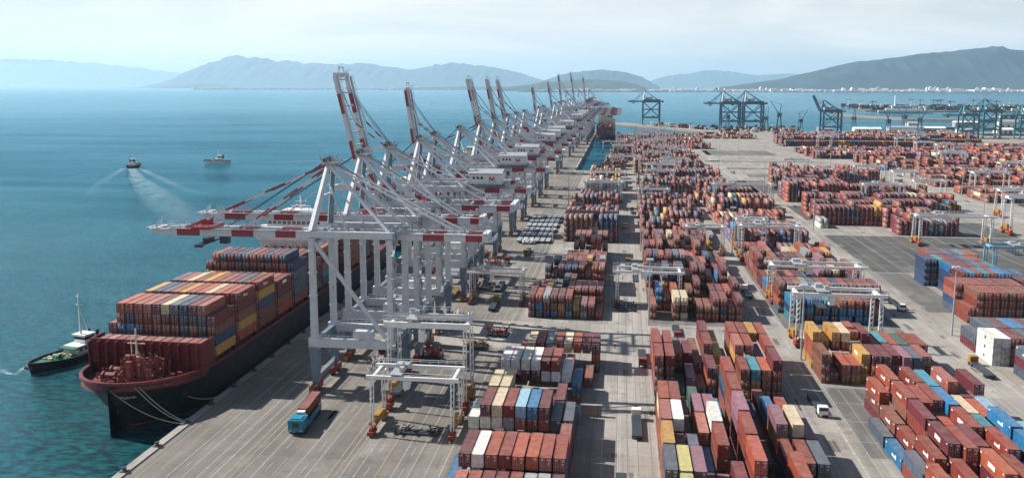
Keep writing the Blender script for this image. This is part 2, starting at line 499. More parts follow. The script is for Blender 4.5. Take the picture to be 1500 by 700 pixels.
# jetty curving away to the north, outer breakwaters, far docks
def strip(name, pts, wd, z, mat, thick):
    L, Rr = [], []
    for i, (x, y) in enumerate(pts):
        a = Vector(pts[max(i - 1, 0)]); b = Vector(pts[min(i + 1, len(pts) - 1)]); d = (b - a).normalized()
        L.append((x - d.y * wd / 2, y + d.x * wd / 2)); Rr.append((x + d.y * wd / 2, y - d.x * wd / 2))
    return sheet(name, L + Rr[::-1], z, mat, thick)
strip('jetty', [(-12, 2020), (20, 1950), (62, 1880), (105, 1800), (150, 1700), (178, 1650)], 46, -0.6, 'rock', 7)
strip('jetty_road', [(-10, 2016), (21, 1948), (62, 1878), (104, 1798), (150, 1698), (178, 1646)], 30, -0.55, 'lane_concrete', 0)
strip('breakwater', [(640, 2680), (700, 2440), (740, 2330), (850, 2270), (1100, 2250), (1500, 2260)], 34, 1.5, 'rock', 8)
strip('breakwater_road', [(645, 2670), (702, 2442), (742, 2332), (850, 2272), (1100, 2252), (1500, 2262)], 16, 1.56, 'lane_concrete', 0)
sheet('outer_dock', [(850, 3150), (1700, 3050), (1750, 3700), (1000, 3900), (860, 3400)], -1.0, 'mid_asphalt', 6)
sheet('outer_dock', [(1000, 2500), (1900, 2420), (1900, 2600), (1050, 2640)], -1.2, 'rock', 6)

# ------------------------------------------------------------------ hills and islands
def hill(name, prof, y0, depth, mat, seed, rough=0.10, front=0.75):
    """a ridge: prof = (world x, ridge height); rows run from the shore up to the crest and down behind"""
    xs = [p[0] for p in prof]; nx = 320; ny = 40
    vs, fs = [], []
    for j in range(ny):
        v = j / (ny - 1)
        for i in range(nx):
            x = xs[0] + (xs[-1] - xs[0]) * i / (nx - 1)
            H = float(np.interp(x, xs, [p[1] for p in prof]))
            s = math.sin(min(1.0, v / front) * math.pi / 2) ** 1.3 if v < front else max(0, math.cos((v - front) / (1 - front) * math.pi / 2))
            q = Vector((x * 0.0009 + seed, v * depth * 0.0009, seed))
            nz = noise.fractal(q, 0.9, 2.0, 6) * rough
            rid = (0.5 - abs(noise.noise(Vector((x * 0.0007 + seed, v * 1.5, 1.0))))) * 0.35
            h_ = H * max(0.0, s * (1 + nz * (0.5 if 0.6 < v < 0.85 else 1.0)) - rid * math.sin(v * math.pi) * (1 - s))
            rg_ = 1 - abs(noise.noise(Vector((x * 0.0016 + seed, v * 2.2, seed)))) * 2; g2 = 1 - abs(noise.noise(Vector((x * 0.0042 + seed, v * 3.5, seed + 4)))) * 2
            h_ *= 1 + (rg_ * .14 + g2 * .07 - .1) * (0.35 + 0.65 * math.sin(min(1, v / front) * math.pi))
            vs.append((x, y0 + v * depth, SEA - 3 + h_ + (3 if j else 0)))
    for j in range(ny - 1):
        for i in range(nx - 1):
            a = j * nx + i; fs.append((a, a + 1, a + nx + 1, a + nx))
    b = MB(); b.add(vs, fs); o = b.build(name, mat)
    o.data.polygons.foreach_set('use_smooth', [True] * len(o.data.polygons))
    return tag(o, kind='structure')
hill('hills', [(1640, 53), (2336, 148), (2793, 230), (3358, 357), (3916, 483), (4469, 573), (5019, 628), (5563, 670), (6104, 679), (6644, 643), (7286, 584), (8139, 435), (8798, 67)], 13500, 2600, 'hill_forest', 1.3)
hill('hills', [(-20306, 89), (-18963, 728), (-17641, 1298), (-17154, 1416), (-16042, 1292), (-14152, 1106), (-12904, 983), (-11660, 1068), (-10125, 945), (-9212, 825), (-7998, 968), (-7244, 1053), (-6199, 963), (-5308, 815), (-4421, 640), (-3245, 291), (-2077, 60)], 33000, 5000, 'hill_forest', 4.1)
hill('hills', [(-49624, 1528), (-43249, 1840), (-40138, 1875), (-37086, 1677), (-33578, 1342), (-29875, 918), (-26708, 547), (-23344, 44)], 51000, 6000, 'hill_forest', 8.8)
hill('hills', [(-2905, 89), (-1671, 454), (-1060, 533), (-452, 552), (53, 491), (557, 370), (862, 169), (1064, 69)], 24000, 2500, 'hill_forest', 2.9)
hill('headland', [(-2321, 39), (-1880, 89), (-1380, 163), (-884, 199), (-454, 211), (-87, 174), (218, 125), (486, 28)], 14500, 1500, 'hill_dark', 5.2)
hill('headland', [(-5454, 12), (-4496, 51), (-3550, 74), (-2616, 74), (-1693, 74), (-1235, 14)], 18500, 900, 'hill_dark', 6.2)
hill('hills', [(607, 89), (2105, 558), (3263, 723), (4414, 820), (5563, 718), (6544, 585), (8155, 681), (9438, 613), (11369, 89)], 40000, 4500, 'hill_forest', 7.7)
hill('island', [(-15972, 0), (-15542, 66), (-14792, 124), (-14171, 182), (-13680, 158), (-13073, 43), (-12807, 0)], 27000, 1200, 'hill_dark', 3.3)

# low green plain that carries the far shore town
sheet('shore_plain', [(-1500, 12500), (900, 12700), (4000, 12400), (11000, 11800), (11000, 15500), (-1500, 15500)], 2.0, 'hill_forest', 8)

# ------------------------------------------------------------------ haze: one box round everything
hz = MB().box(-61000, 61000, -400, 61000, -20, 1500)
ho = hz.build('haze', 'white_paint'); tag(ho, kind='stuff', label='pale sea haze that fades the far shore', cat='haze')
hm = bpy.data.materials.new('haze_air'); hm.use_nodes = True
ht = hm.node_tree; ht.nodes.clear()
hv = ht.nodes.new('ShaderNodeVolumePrincipled'); hv.inputs['Density'].default_value = 3.0e-5
hv.inputs['Color'].default_value = (0.57, 0.82, 1.0, 1); hv.inputs['Anisotropy'].default_value = 0.25
hov = ht.nodes.new('ShaderNodeOutputMaterial'); ht.links.new(hv.outputs[0], hov.inputs['Volume'])
ho.data.materials.clear(); ho.data.materials.append(hm)

# ------------------------------------------------------------------ containers
CW, CL, CH, TH = 2.44, 12.19, 2.84, 2.90
PAL = {
 'rust red': (0.215, 0.042, 0.028), 'maroon': (0.125, 0.022, 0.030), 'orange red': (0.32, 0.070, 0.034), 'salmon': (0.29, 0.095, 0.075),
 'brown': (0.19, 0.070, 0.045), 'dark blue': (0.022, 0.050, 0.115), 'bright blue': (0.018, 0.15, 0.32), 'teal': (0.03, 0.22, 0.28),
 'grey': (0.27, 0.29, 0.30), 'white': (0.68, 0.67, 0.63), 'cream': (0.58, 0.49, 0.33), 'ochre': (0.46, 0.25, 0.060),
 'dark green': (0.03, 0.11, 0.085), 'slate': (0.070, 0.095, 0.13), 'mauve': (0.24, 0.11, 0.15), 'pale blue': (0.24, 0.42, 0.52), 'olive': (0.40, 0.38, 0.14)}
MIXES = {
 'reds': 'rust red*6 maroon*8 orange red*2 salmon*2 brown*5 dark blue*2 ochre*1 slate*2 grey*1',
 'L': 'rust red*5 maroon*6 orange red*3 salmon*2 brown*3 dark blue*4 grey*2 bright blue*1 slate*2 ochre*1 teal*1',
 'mixed': 'rust red*10 maroon*9 orange red*6 salmon*3 brown*9 dark blue*2 slate*2 ochre*3 cream*1 mauve*2 grey*1 bright blue*1',
 'dark': 'maroon*9 brown*10 dark blue*3 slate*3 rust red*8 orange red*2 dark green*1 ochre*1',
 'whites': 'white*8 cream*2 grey*2', 'blues': 'bright blue*5 teal*2 dark blue*3 maroon*2',
 'far': 'maroon*10 rust red*8 brown*10 orange red*3 salmon*2 cream*1 slate*2 dark blue*2 mauve*1 ochre*1',
 'ochres': 'ochre*6 orange red*4 rust red*3 brown*2 cream*2 slate*1',
 'ship': 'rust red*5 maroon*8 orange red*3 salmon*2 brown*6 dark blue*4 ochre*2 slate*3 teal*1 bright blue*1'}
MIXL = {}
for k, t in MIXES.items():
    L = []
    import re
    for m_ in re.finditer(r'([a-z ]+)\*(\d+)', t): L += [m_.group(1).strip()] * int(m_.group(2))
    MIXL[k] = L

rc = random.Random(11)
CELLS = {}     # (block, row, bay, tier) -> dict
def put(block, i, j, k, x, y, z, col, L=CL, rz=0.0, logo=None, door=None):
    CELLS[(block, i, j, k)] = dict(b=block, i=i, j=j, k=k, x=x, y=y, z=z, c=col, L=L, rz=rz, logo=logo,
                                   door=rc.random() < 0.72 if door is None else door)

def block(name, x0, n, y0, bays, hmax, fill=0.9, mix='mixed', px=2.75, py=13.0, hmin=0, skew=0.0, jit=0.12, runs=0.35, order=None, rep=0.5, j0=0):
    """rows run along X, bays along Y; heights wander like a working yard; neighbours often share an owner's colour"""
    prev = None
    for j in range(j0, j0 + bays):
        if y0 + (j - j0) * py > 470 and mix != 'whites' and rc.random() < .13: continue    # empty bays here and there
        hrow = rc.randint(max(hmin, hmax - 2), hmax)
        if y0 > 440: hrow = max(1, hrow - (rc.random() < .3))
        for i in range(n):
            if rc.random() > fill: h = rc.randint(0, max(1, hmax - 2))
            else: h = max(hmin, min(hmax, hrow - (rc.random() < runs) + (rc.random() < 0.2)))
            for k in range(h):
                below = CELLS.get((name, i, j, k - 1)); left = CELLS.get((name, i - 1, j, k))
                r = rc.random()
                if r < rep * 0.5 and below: c = below['c']
                elif r < rep and left: c = left['c']
                else: c = rc.choice(MIXL[mix])
                put(name, i, j, k, x0 + i * px + rc.uniform(-jit, jit) * 0.5 + skew * j, y0 + (j - j0) * py + rc.uniform(-jit, jit) * 2, k * TH, c)
def table(name, x0, y, j, heights, tops=None, mix='L', px=2.75, whole=None, z0=0.0, L=CL):
    """one bay with given heights and given colours of the topmost containers (and of all, with whole)"""
    for i, h in enumerate(heights):
        for k in range(h):
            if whole and whole[i]: c = whole[i]
            elif k == h - 1 and tops and tops[i]: c = tops[i]
            else: c = rc.choice(MIXL[mix])
            put(name, i, j, k, x0 + i * px + rc.uniform(-.05, .05), y + rc.uniform(-.15, .15), z0 + k * TH, c, L)
def setc(block, i, j, k, c, **kw):
    if (block, i, j, k) in CELLS: CELLS[(block, i, j, k)]['c'] = c; CELLS[(block, i, j, k)].update(kw)

A = 'left yard block'
X0 = -33.2
table(A, X0, 148.3, 0, [1, 3, 3, 3, 3, 3, 3, 3, 3], [None] * 9)
table(A, X0, 161.3, 1, [2, 4, 4, 4, 4, 4, 4, 4, 4], ['bright blue', 'maroon', 'white', 'orange red', 'rust red', 'orange red', 'orange red', 'rust red', 'rust red'])
for i, c in enumerate(['slate', 'salmon', 'rust red', 'maroon', 'orange red', 'bright blue', 'maroon', 'rust red', 'bright blue']): setc(A, i, 1, 2, c)
table(A, X0, 174.3, 2, [0, 1, 2, 1, 2, 2, 2, 2, 3])
table(A, X0, 188.0, 3, [3, 4, 4, 4, 4, 4, 4, 3, 3], ['salmon', 'maroon', 'cream', 'rust red', 'pale blue', 'bright blue', 'maroon', 'slate', 'slate'])
for i, c in enumerate(['white', 'white', 'white', 'grey', 'salmon', 'rust red', 'salmon', 'grey', 'dark blue']): setc(A, i, 3, 2 if i < 7 else 1, c)
setc(A, 0, 3, 1, 'grey')
table(A, X0, 201.0, 4, [0, 4, 4, 2, 2, 2, 2, 3, 1], ['cream', 'cream', 'cream', None, None, None, None, 'maroon', 'slate'])
table(A, X0 + 0.2, 221.6, 5, [0, 4, 4, 4, 4, 4, 4, 3, 2, 0], [None, 'white', 'white', 'white', 'white', 'maroon', 'rust red', 'teal', 'bright blue', None])
for i in range(1, 8):
    for k in range(3): setc(A, i, 5, k, 'maroon' if (k == 2 and i < 5) else 'white' if rc.random() < 0.75 else 'grey')
table(A, X0 + 0.2, 234.6, 6, [0, 1, 2, 2, 2, 3, 2, 2, 1, 1], mix='L')
table(A, X0 + 4.6, 247.6, 7, [2, 3, 3, 3, 3, 3, 3, 3, 3], ['maroon', 'cream', 'rust red', 'grey', 'rust red', 'cream', 'orange red', 'maroon', 'maroon'])
B_ = 'second left yard block'
table(B_, -32.0, 306.3, 0, [3, 3, 3, 3, 3, 3, 2, 2, 2, 1], ['maroon', 'orange red', 'grey', 'maroon', 'maroon', 'rust red', 'ochre', 'mauve', 'rust red', 'orange red'])
table(B_, -32.0, 319.3, 1, [3, 2, 3, 2, 2, 3, 3, 3, 3, 3], mix='reds')
block(B_, -32.0, 10, 332.3, 8, 4, 0.95, 'reds', hmin=2, j0=2)
for (b, i, j, k) in list(CELLS):       # the block steps back towards the land as it recedes
    if b == B_ and j > 1 and i < (j) // 2: del CELLS[(b, i, j, k)]
block('third left yard block', -29.5, 11, 463.5, 8, 5, 0.97, 'reds', hmin=3)
block('far left yard block', -28, 10, 590, 4, 3, 0.9, 'reds', hmin=2)
block('white reefer block', -26, 10, 645, 3, 5, 0.98, 'whites', hmin=4)
block('far left yard block north', -26, 10, 710, 10, 4, 0.9, 'ochres', hmin=2)
block('inlet yard block', -16, 8, 880, 16, 4, 0.85, 'far', hmin=1, skew=0.5)
block('inlet yard block north', -6, 6, 1110, 26, 4, 0.8, 'far', hmin=1)

# middle block: tall thin rows with gaps between them
M = 'middle yard block'
def row(name, i, x, y0, hs, cols, mix='mixed', skew=0.0):
    for j, h in enumerate(hs):
        for k in range(h):
            c = cols[j] if (k == h - 1 and j < len(cols) and cols[j]) else rc.choice(MIXL[mix])
            put(name, i, j, k, x + rc.uniform(-.06, .06) + skew * j, y0 + 13.0 * j + rc.uniform(-.15, .15), k * TH, c)
rows = [
 (11.9, [3, 4, 4, 4, 4, 1], ['mauve', 'slate', 'ochre', 'salmon', 'orange red', None]),
 (14.6, [4, 4, 3, 4, 4, 2], ['olive', 'olive', 'rust red', 'white', 'rust red', 'dark green']),
 (17.4, [3, 4, 3, 1, 1, 1], ['maroon', 'mauve', 'slate', None, None, None]),
 (20.2, [2, 2, 2, 3, 3, 2], ['slate', 'maroon', 'bright blue', 'salmon', 'mauve', 'dark green']),
 (23.0, [3, 2, 4, 4, 3, 1], ['maroon', 'mauve', 'rust red', 'white', 'mauve', None]),
 (25.8, [2, 3, 1, 1, 1, 1], ['brown', 'maroon', None, None, None, None]),
 (28.6, [3, 5, 5, 5, 5, 5], ['rust red', 'orange red', 'rust red', 'mauve', 'rust red', 'rust red']),
 (31.4, [1, 1, 1, 1, 2, 0], ['slate', 'slate', 'teal', 'grey', None, None]),
 (34.2, [1, 1, 0, 1, 1, 1], [None] * 6),
 (37.0, [4, 4, 3, 4, 3, 2], ['orange red', 'orange red', 'rust red', 'mauve', 'bright blue', 'rust red']),
 (40.4, [1, 2, 3, 4, 3, 0], ['slate', 'slate', 'rust red', 'cream', 'rust red', None]),
 (43.2, [1, 1, 3, 3, 2, 0], ['brown', 'maroon', 'slate', 'mauve', 'maroon', None])]
for i, (x, hs, cols) in enumerate(rows):
    row(M, i, x - 1.2, 146.0, hs, cols, skew=0.12)
M2 = 'middle yard block beyond'
rows = [
 (12.0, [4, 4, 3, 3, 3], ['rust red', 'rust red', 'salmon', 'orange red', 'salmon']), (15.0, [4, 4, 1, 3, 3], ['rust red', 'rust red', 'rust red', 'ochre', 'cream']),
 (18.0, [1, 3, 2, 3, 3], ['dark green', 'orange red', 'slate', 'ochre', 'salmon']), (20.8, [2, 3, 2, 2, 2], ['mauve', 'maroon', 'mauve', 'slate', 'rust red']),
 (23.6, [1, 2, 2, 1, 1], [None] * 5), (26.4, [3, 4, 4, 4, 5], ['maroon', 'rust red', 'maroon', 'rust red', 'rust red']),
 (29.2, [2, 3, 3, 3, 4], ['ochre', 'ochre', 'ochre', 'olive', 'salmon']), (32.4, [1, 1, 1, 2, 3], [None] * 5),
 (35.2, [3, 4, 4, 5, 5], ['rust red', 'salmon', 'rust red', 'ochre', 'orange red']), (38.0, [3, 4, 4, 4, 5], ['teal', 'rust red', 'rust red', 'ochre', 'orange red']),
 (40.8, [3, 3, 4, 4, 4], ['orange red', 'slate', 'ochre', 'orange red', 'ochre']), (43.6, [4, 4, 4, 4, 5], ['maroon', 'rust red', 'rust red', 'orange red', 'orange red'])]
for i, (x, hs, cols) in enumerate(rows):
    row(M2, i, x - 0.6, 230.0 if i != 1 else 230.4, hs[:3], cols)
for (b, i, j, k) in list(CELLS):       # keep the cross road clear
    if b == M2 and CELLS[(b, i, j, k)]['y'] > 262: del CELLS[(b, i, j, k)]
block('third middle yard block', 12.5, 12, 309, 9, 5, 0.8, 'mixed', px=2.82, hmin=1, runs=0.6)
block('fourth middle yard block', 13, 13, 449, 12, 5, 0.85, 'dark', px=2.85, hmin=1, runs=0.5)
block('fifth middle yard block', 14, 15, 612, 8, 5, 0.85, 'dark', px=2.9, hmin=1, runs=0.5)
block('sixth middle yard block', 30, 20, 722, 9, 4, 0.85, 'reds', px=2.9, hmin=1)
block('seventh middle yard block', 14, 24, 845, 12, 4, 0.75, 'far', px=2.9, hmin=1)
block('eighth middle yard block', 14, 24, 1010, 12, 4, 0.7, 'far', px=3.0, hmin=1)
block('ninth middle yard block', 20, 30, 1180, 24, 3, 0.4, 'far', px=3.4, hmin=0)

# right block, nearest part: rows stagger towards the camera
Rr = 'right yard block'
rrows = [
 (64.5, [3, 2, 1, 1, 0, 0], ['orange red', 'slate', 'bright blue', 'slate', None, None]),
 (67.3, [2, 3, 2, 2, 3, 0], ['orange red', 'rust red', 'rust red', 'brown', 'orange red', None]),
 (70.1, [3, 4, 4, 4, 4, 0], ['rust red', 'maroon', 'maroon', 'rust red', 'orange red', None]),
 (72.9, [2, 4, 3, 4, 2, 0], ['orange red', 'rust red', 'rust red', 'rust red', 'teal', None]),
 (75.7, [4, 4, 3, 4, 4, 0], ['orange red', 'maroon', 'orange red', 'rust red', 'rust red', None]),
 (78.5, [4, 3, 4, 4, 4, 0], ['rust red', 'orange red', 'rust red', 'bright blue', 'teal', None]),
 (81.3, [2, 4, 2, 3, 3, 0], ['rust red', 'rust red', 'brown', 'teal', 'orange red', None]),
 (84.1, [3, 2, 3, 3, 4, 0], ['bright blue', 'mauve', 'teal', 'cream', 'salmon', None]),
 (86.9, [4, 4, 4, 3, 3, 0], ['bright blue', 'bright blue', 'bright blue', 'orange red', 'maroon', None]),
 (89.7, [3, 3, 2, 3, 4, 0], ['rust red', 'maroon', 'slate', 'pale blue', 'maroon', None]),
 (92.5, [3, 4, 3, 2, 1, 0], ['maroon', 'orange red', 'pale blue', 'maroon', None, None])]
for i, (x, hs, cols) in enumerate(rrows):
    for j, h in enumerate(hs):
        for k in range(h):
            c = cols[j] if k == h - 1 and cols[j] else rc.choice(MIXL['reds'])
            put(Rr, i, j, k, x - 0.4 + rc.uniform(-.12, .12), 163.0 + 13.0 * j + ((i * 7) % 5) * 0.8 + rc.uniform(-.3, .3), k * TH, c, logo=rc.random() < 0.85)
R2 = 'yellow and red yard block'
y2rows = [[3, 4, 4, 3], [1, 3, 4, 4], [2, 4, 4, 3], [2, 4, 4, 3], [3, 4, 3, 4], [3, 4, 4, 4], [3, 3, 3, 4], [3, 3, 2, 3], [3, 3, 3, 3], [3, 3, 3, 3], [3, 3, 2, 3], [2, 3, 3, 3]]
ytops = [['brown', 'ochre', 'orange red', 'orange red'], ['rust red', 'ochre', 'ochre', 'orange red'], ['orange red', 'ochre', 'ochre', 'rust red'], ['orange red', 'cream', 'orange red', 'rust red'],
         ['ochre', 'orange red', 'rust red', 'rust red'], ['maroon', 'maroon', 'rust red', 'orange red'], ['maroon', 'rust red', 'rust red', 'cream'], ['maroon', 'teal', 'rust red', 'rust red'],
         ['mauve', 'rust red', 'orange red', 'salmon'], ['slate', 'orange red', 'dark green', 'rust red'], ['salmon', 'maroon', 'rust red', 'orange red'], ['maroon', 'rust red', 'maroon', 'rust red']]
for i, hs in enumerate(y2rows):
    for j, h in enumerate(hs):
        if j > 1: continue
        for k in range(h):
            c = ytops[i][j if rc.random() < .7 else min(3, j + 1)] if k == h - 1 else rc.choice(MIXL['ochres' if i < 5 else 'L'])
            put(R2, i, j, k, 59.6 + 2.8 * i + rc.uniform(-.1, .1), 246.5 + 13 * j + (1.6 if i % 3 == 1 else 0), k * TH, c, logo=rc.random() < 0.3)
for (b, i, j, k) in list(CELLS):
    if b == R2 and j == 3 and CELLS[(b, i, j, k)]['y'] > 262.5 + 26: del CELLS[(b, i, j, k)]
R3 = 'blue fronted yard block'
table(R3, 63.0, 311.5, 0, [3, 3, 3, 3, 3, 2, 3, 3, 3, 3, 2], ['bright blue', 'dark blue', 'bright blue', 'bright blue', 'teal', 'dark blue', 'brown', 'orange red', 'rust red', 'maroon', 'rust red'], mix='blues', px=2.85)
block(R3, 63.0, 11, 324.5 - 13, 1, 0, 0, 'blues')
for j in range(1, 8):
    for i in range(13):
        h = rc.randint(2, 4) if j != 1 else 4
        for k in range(h):
            put(R3, i, j, k, 61.0 + 2.85 * i + rc.uniform(-.1, .1), 311.5 + 13 * j, k * TH, rc.choice(MIXL['mixed' if j > 2 else 'reds']), logo=rc.random() < 0.2)
block('fourth right yard block', 61, 14, 449, 13, 4, 0.85, 'mixed', px=2.85, hmin=1)
block('fifth right yard block', 62, 12, 632, 6, 4, 0.8, 'reds', px=2.9, hmin=1)

# far side of the access road
W = 'white fronted stack'
for j in range(2):
    for i in range(12):
        h = 3 if j == 0 or rc.random() < 0.7 else 2
        for k in range(h):
            c = 'white' if i < 2 and j == 0 else rc.choice(['maroon', 'maroon', 'rust red', 'bright blue', 'slate'])
            put(W, i, j, k, 115.2 + 2.62 * i, 269.5 + 13 * j, k * TH, c, logo=True, door=(i < 2))
S2 = 'dark stack beside white containers'
for j in range(1):
    for i in range(10):
        for k in range(3):
            put(S2, i, j, k, 118.8 + 2.7 * i, 251.0 + 13 * j, k * TH, 'slate' if k == 0 or (k == 2 and i == 0) else rc.choice(['maroon', 'maroon', 'brown', 'dark blue']), logo=True)
S3 = 'red stack on the right'
table(S3, 126.5, 318.5, 0, [2] + [4] * 9, ['rust red'] * 10, mix='reds', px=2.7)
for i in range(10):
    for k in range(4): setc(S3, i, 0, k, 'rust red' if rc.random() < .6 else rc.choice(['maroon', 'ochre', 'brown']), logo=True)
table(S3, 126.5, 331.5, 1, [4] * 9, ['rust red'] * 9, mix='reds', px=2.7)
S4 = 'red and blue stack by empty lot'
for j in range(3):
    for i in range(13):
        if j == 2 and i > 8: continue
        for k in range(4 if i < 9 else 3):
            if j < 2 and i < 2: continue
            c = rc.choice(MIXL['blues' if rc.random() < (0.35 if i < 8 else 0.9) else 'reds'])
            put(S4, i, j, k, 131.0 + 2.7 * i, 352.0 + 13 * j, k * TH, c, logo=rc.random() < 0.5)
S5 = 'blue cornered stack'
for i in range(8):
    for k, c in enumerate(['bright blue', 'orange red', 'bright blue', 'rust red']):
        put(S5, i, 0, k, 136.5 + 2.7 * i, 391.5, k * TH, c if i == 0 else rc.choice(MIXL['reds' if rc.random() < .6 else 'blues']), logo=i == 0)
# rows further off on the right
block('lot edge stack', 120.5, 2, 528, 1, 2, 1, 'whites', hmin=2)
block('lot edge red stack', 122.5, 18, 541, 4, 5, 0.98, 'reds', px=2.75, hmin=4)
block('lot edge red stack east', 160, 12, 508, 3, 4, 0.9, 'reds', px=2.75, hmin=3)
block('tall red stack by the access road', 123, 16, 646, 3, 5, 0.95, 'reds', px=2.8, hmin=4)
block('tall maroon stack by the access road', 124, 14, 722, 2, 5, 0.95, 'reds', px=2.8, hmin=4)
block('east yard block', 152, 26, 585, 9, 4, 0.85, 'far', px=2.9, hmin=1)
block('east yard block north', 140, 30, 780, 4, 4, 0.7, 'far', px=2.9, hmin=1)
block('east yard block far', 150, 26, 850, 3, 3, 0.8, 'far', px=2.9, hmin=1)
block('outer east yard block', 268, 40, 660, 5, 4, 0.9, 'far', px=2.9, hmin=2)
block('outer east yard block blue', 272, 14, 728, 1, 5, 1, 'blues', px=2.9, hmin=5)
block('outer east yard block middle', 266, 46, 760, 6, 4, 0.85, 'far', px=3.0, hmin=1)
block('outer east yard block north', 262, 56, 905, 8, 4, 0.8, 'far', px=3.1, hmin=1)
block('outer east yard block last', 225, 60, 1040, 9, 3, 0.75, 'far', px=3.3, hmin=0)
block('dark north yard block', 228, 62, 1250, 6, 5, 0.97, 'dark', px=3.3, hmin=3)
block('dark north yard block beyond', 250, 80, 1360, 8, 4, 0.9, 'dark', px=3.6, hmin=2)
block('north quay yard block', 130, 26, 1420, 6, 3, 0.6, 'far', px=3.4, hmin=0)
block('east dark yard block', 420, 60, 1000, 16, 4, 0.85, 'dark', px=3.3, hmin=1)
block('outer east yard block near', 300, 34, 590, 5, 3, 0.8, 'far', px=2.9, hmin=1)

# containers on the near ship
SHX = -128.2; DECK = 9.6
def deck_bay(name, y, heights, px=2.70, ships='ship', L=CL, tops=None):
    n = len(heights)
    prev = None
    for i, h in enumerate(heights):
        for k in range(h):
            r = rc.random()
            b = CELLS.get((name, i, 0, k - 1)); a = CELLS.get((name, i - 1, 0, k))
            c = b['c'] if r < 0.15 and b else a['c'] if r < 0.35 and a else rc.choice(MIXL[ships])
            if k == h - 1 and tops and tops[i]: c = tops[i]
            put(name, i, 0, k, SHX + (i - (n - 1) / 2) * px, y, DECK + k * TH, c, L, door=rc.random() < 0.8, logo=(i == n - 1 and rc.random() < 0.6))
deck_bay('forecastle bay of the ship', 213.6 - 1.2, [2] * 12, L=6.06, tops=['rust red', 'salmon', 'maroon', 'rust red', 'salmon', 'rust red', 'salmon', 'rust red', 'maroon', 'salmon', 'rust red', 'brown'])
deck_bay('first deck bay of the ship', 219.8, [3, 5, 5, 5, 5, 5, 5, 5, 5, 5, 5, 4], tops=['rust red', 'orange red', 'orange red', 'orange red', 'salmon', 'maroon', 'cream', 'slate', 'dark blue', 'maroon', 'salmon', 'maroon'])
deck_bay('second deck bay of the ship', 234.6, [4, 5, 5, 5, 5, 5, 5, 5, 5, 5, 5, 5], tops=['slate', 'ochre', 'dark blue', 'slate', 'orange red', 'ochre', 'orange red', 'orange red', 'cream', 'salmon', 'orange red', 'rust red'])
deck_bay('third deck bay of the ship', 249.2, [4, 5, 5, 5, 5, 5, 5, 5, 5, 5, 5, 5], tops=['slate', 'slate', 'orange red', 'cream', 'rust red', 'ochre', 'orange red', 'brown', 'rust red', 'slate', 'maroon', 'rust red'])
deck_bay('fourth deck bay of the ship', 263.8, [3, 4, 4, 4, 4, 4, 4, 4, 4, 4, 4, 4])
deck_bay('fifth deck bay of the ship', 278.4, [5, 6, 6, 6, 6, 6, 6, 6, 6, 6, 6, 5], tops=['maroon', 'orange red', 'dark blue', 'maroon', 'dark blue', 'slate', 'rust red', 'maroon', 'dark blue', 'rust red', 'dark blue', 'dark blue'])
deck_bay('sixth deck bay of the ship', 293.0, [3, 4, 4, 4, 4, 4, 4, 4, 4, 5, 5, 4])
deck_bay('seventh deck bay of the ship', 307.2, [3, 3, 3, 3, 3, 3, 3, 3, 4, 4, 5, 5])
deck_bay('aft deck bay of the ship', 341.5, [5] * 12); deck_bay('last aft deck bay of the ship', 356, [5, 4] * 6); deck_bay('stern deck bay of the ship', 370.6, [3] * 12)
# ships further up the quay
def far_ship_load(name, cx, y0, n, base, px=2.62, rows=12, hm=5, skip=()):
    for j in range(n):
        if j in skip: continue
        h0 = rc.randint(hm - 2, hm)
        for i in range(rows):
            for k in range(max(1, h0 - (rc.random() < .25))):
                put(name, i, j, k, cx + (i - (rows - 1) / 2) * px, y0 + 14.6 * j, base + k * TH, rc.choice(MIXL['ship']))
far_ship_load('deck load of the second ship', -129, 470, 11, 6.5, skip=(5, 8), hm=4)
far_ship_load('deck load of the third ship', -129, 735, 12, 6.5, skip=(2, 6), hm=4)
far_ship_load('deck load of the fourth ship', -129, 1010, 14, 6.5, skip=(9,), hm=5)
far_ship_load('deck load of the inlet ship', -26, 1375, 12, 8.5, hm=5, px=2.62, rows=11, skip=(8,))

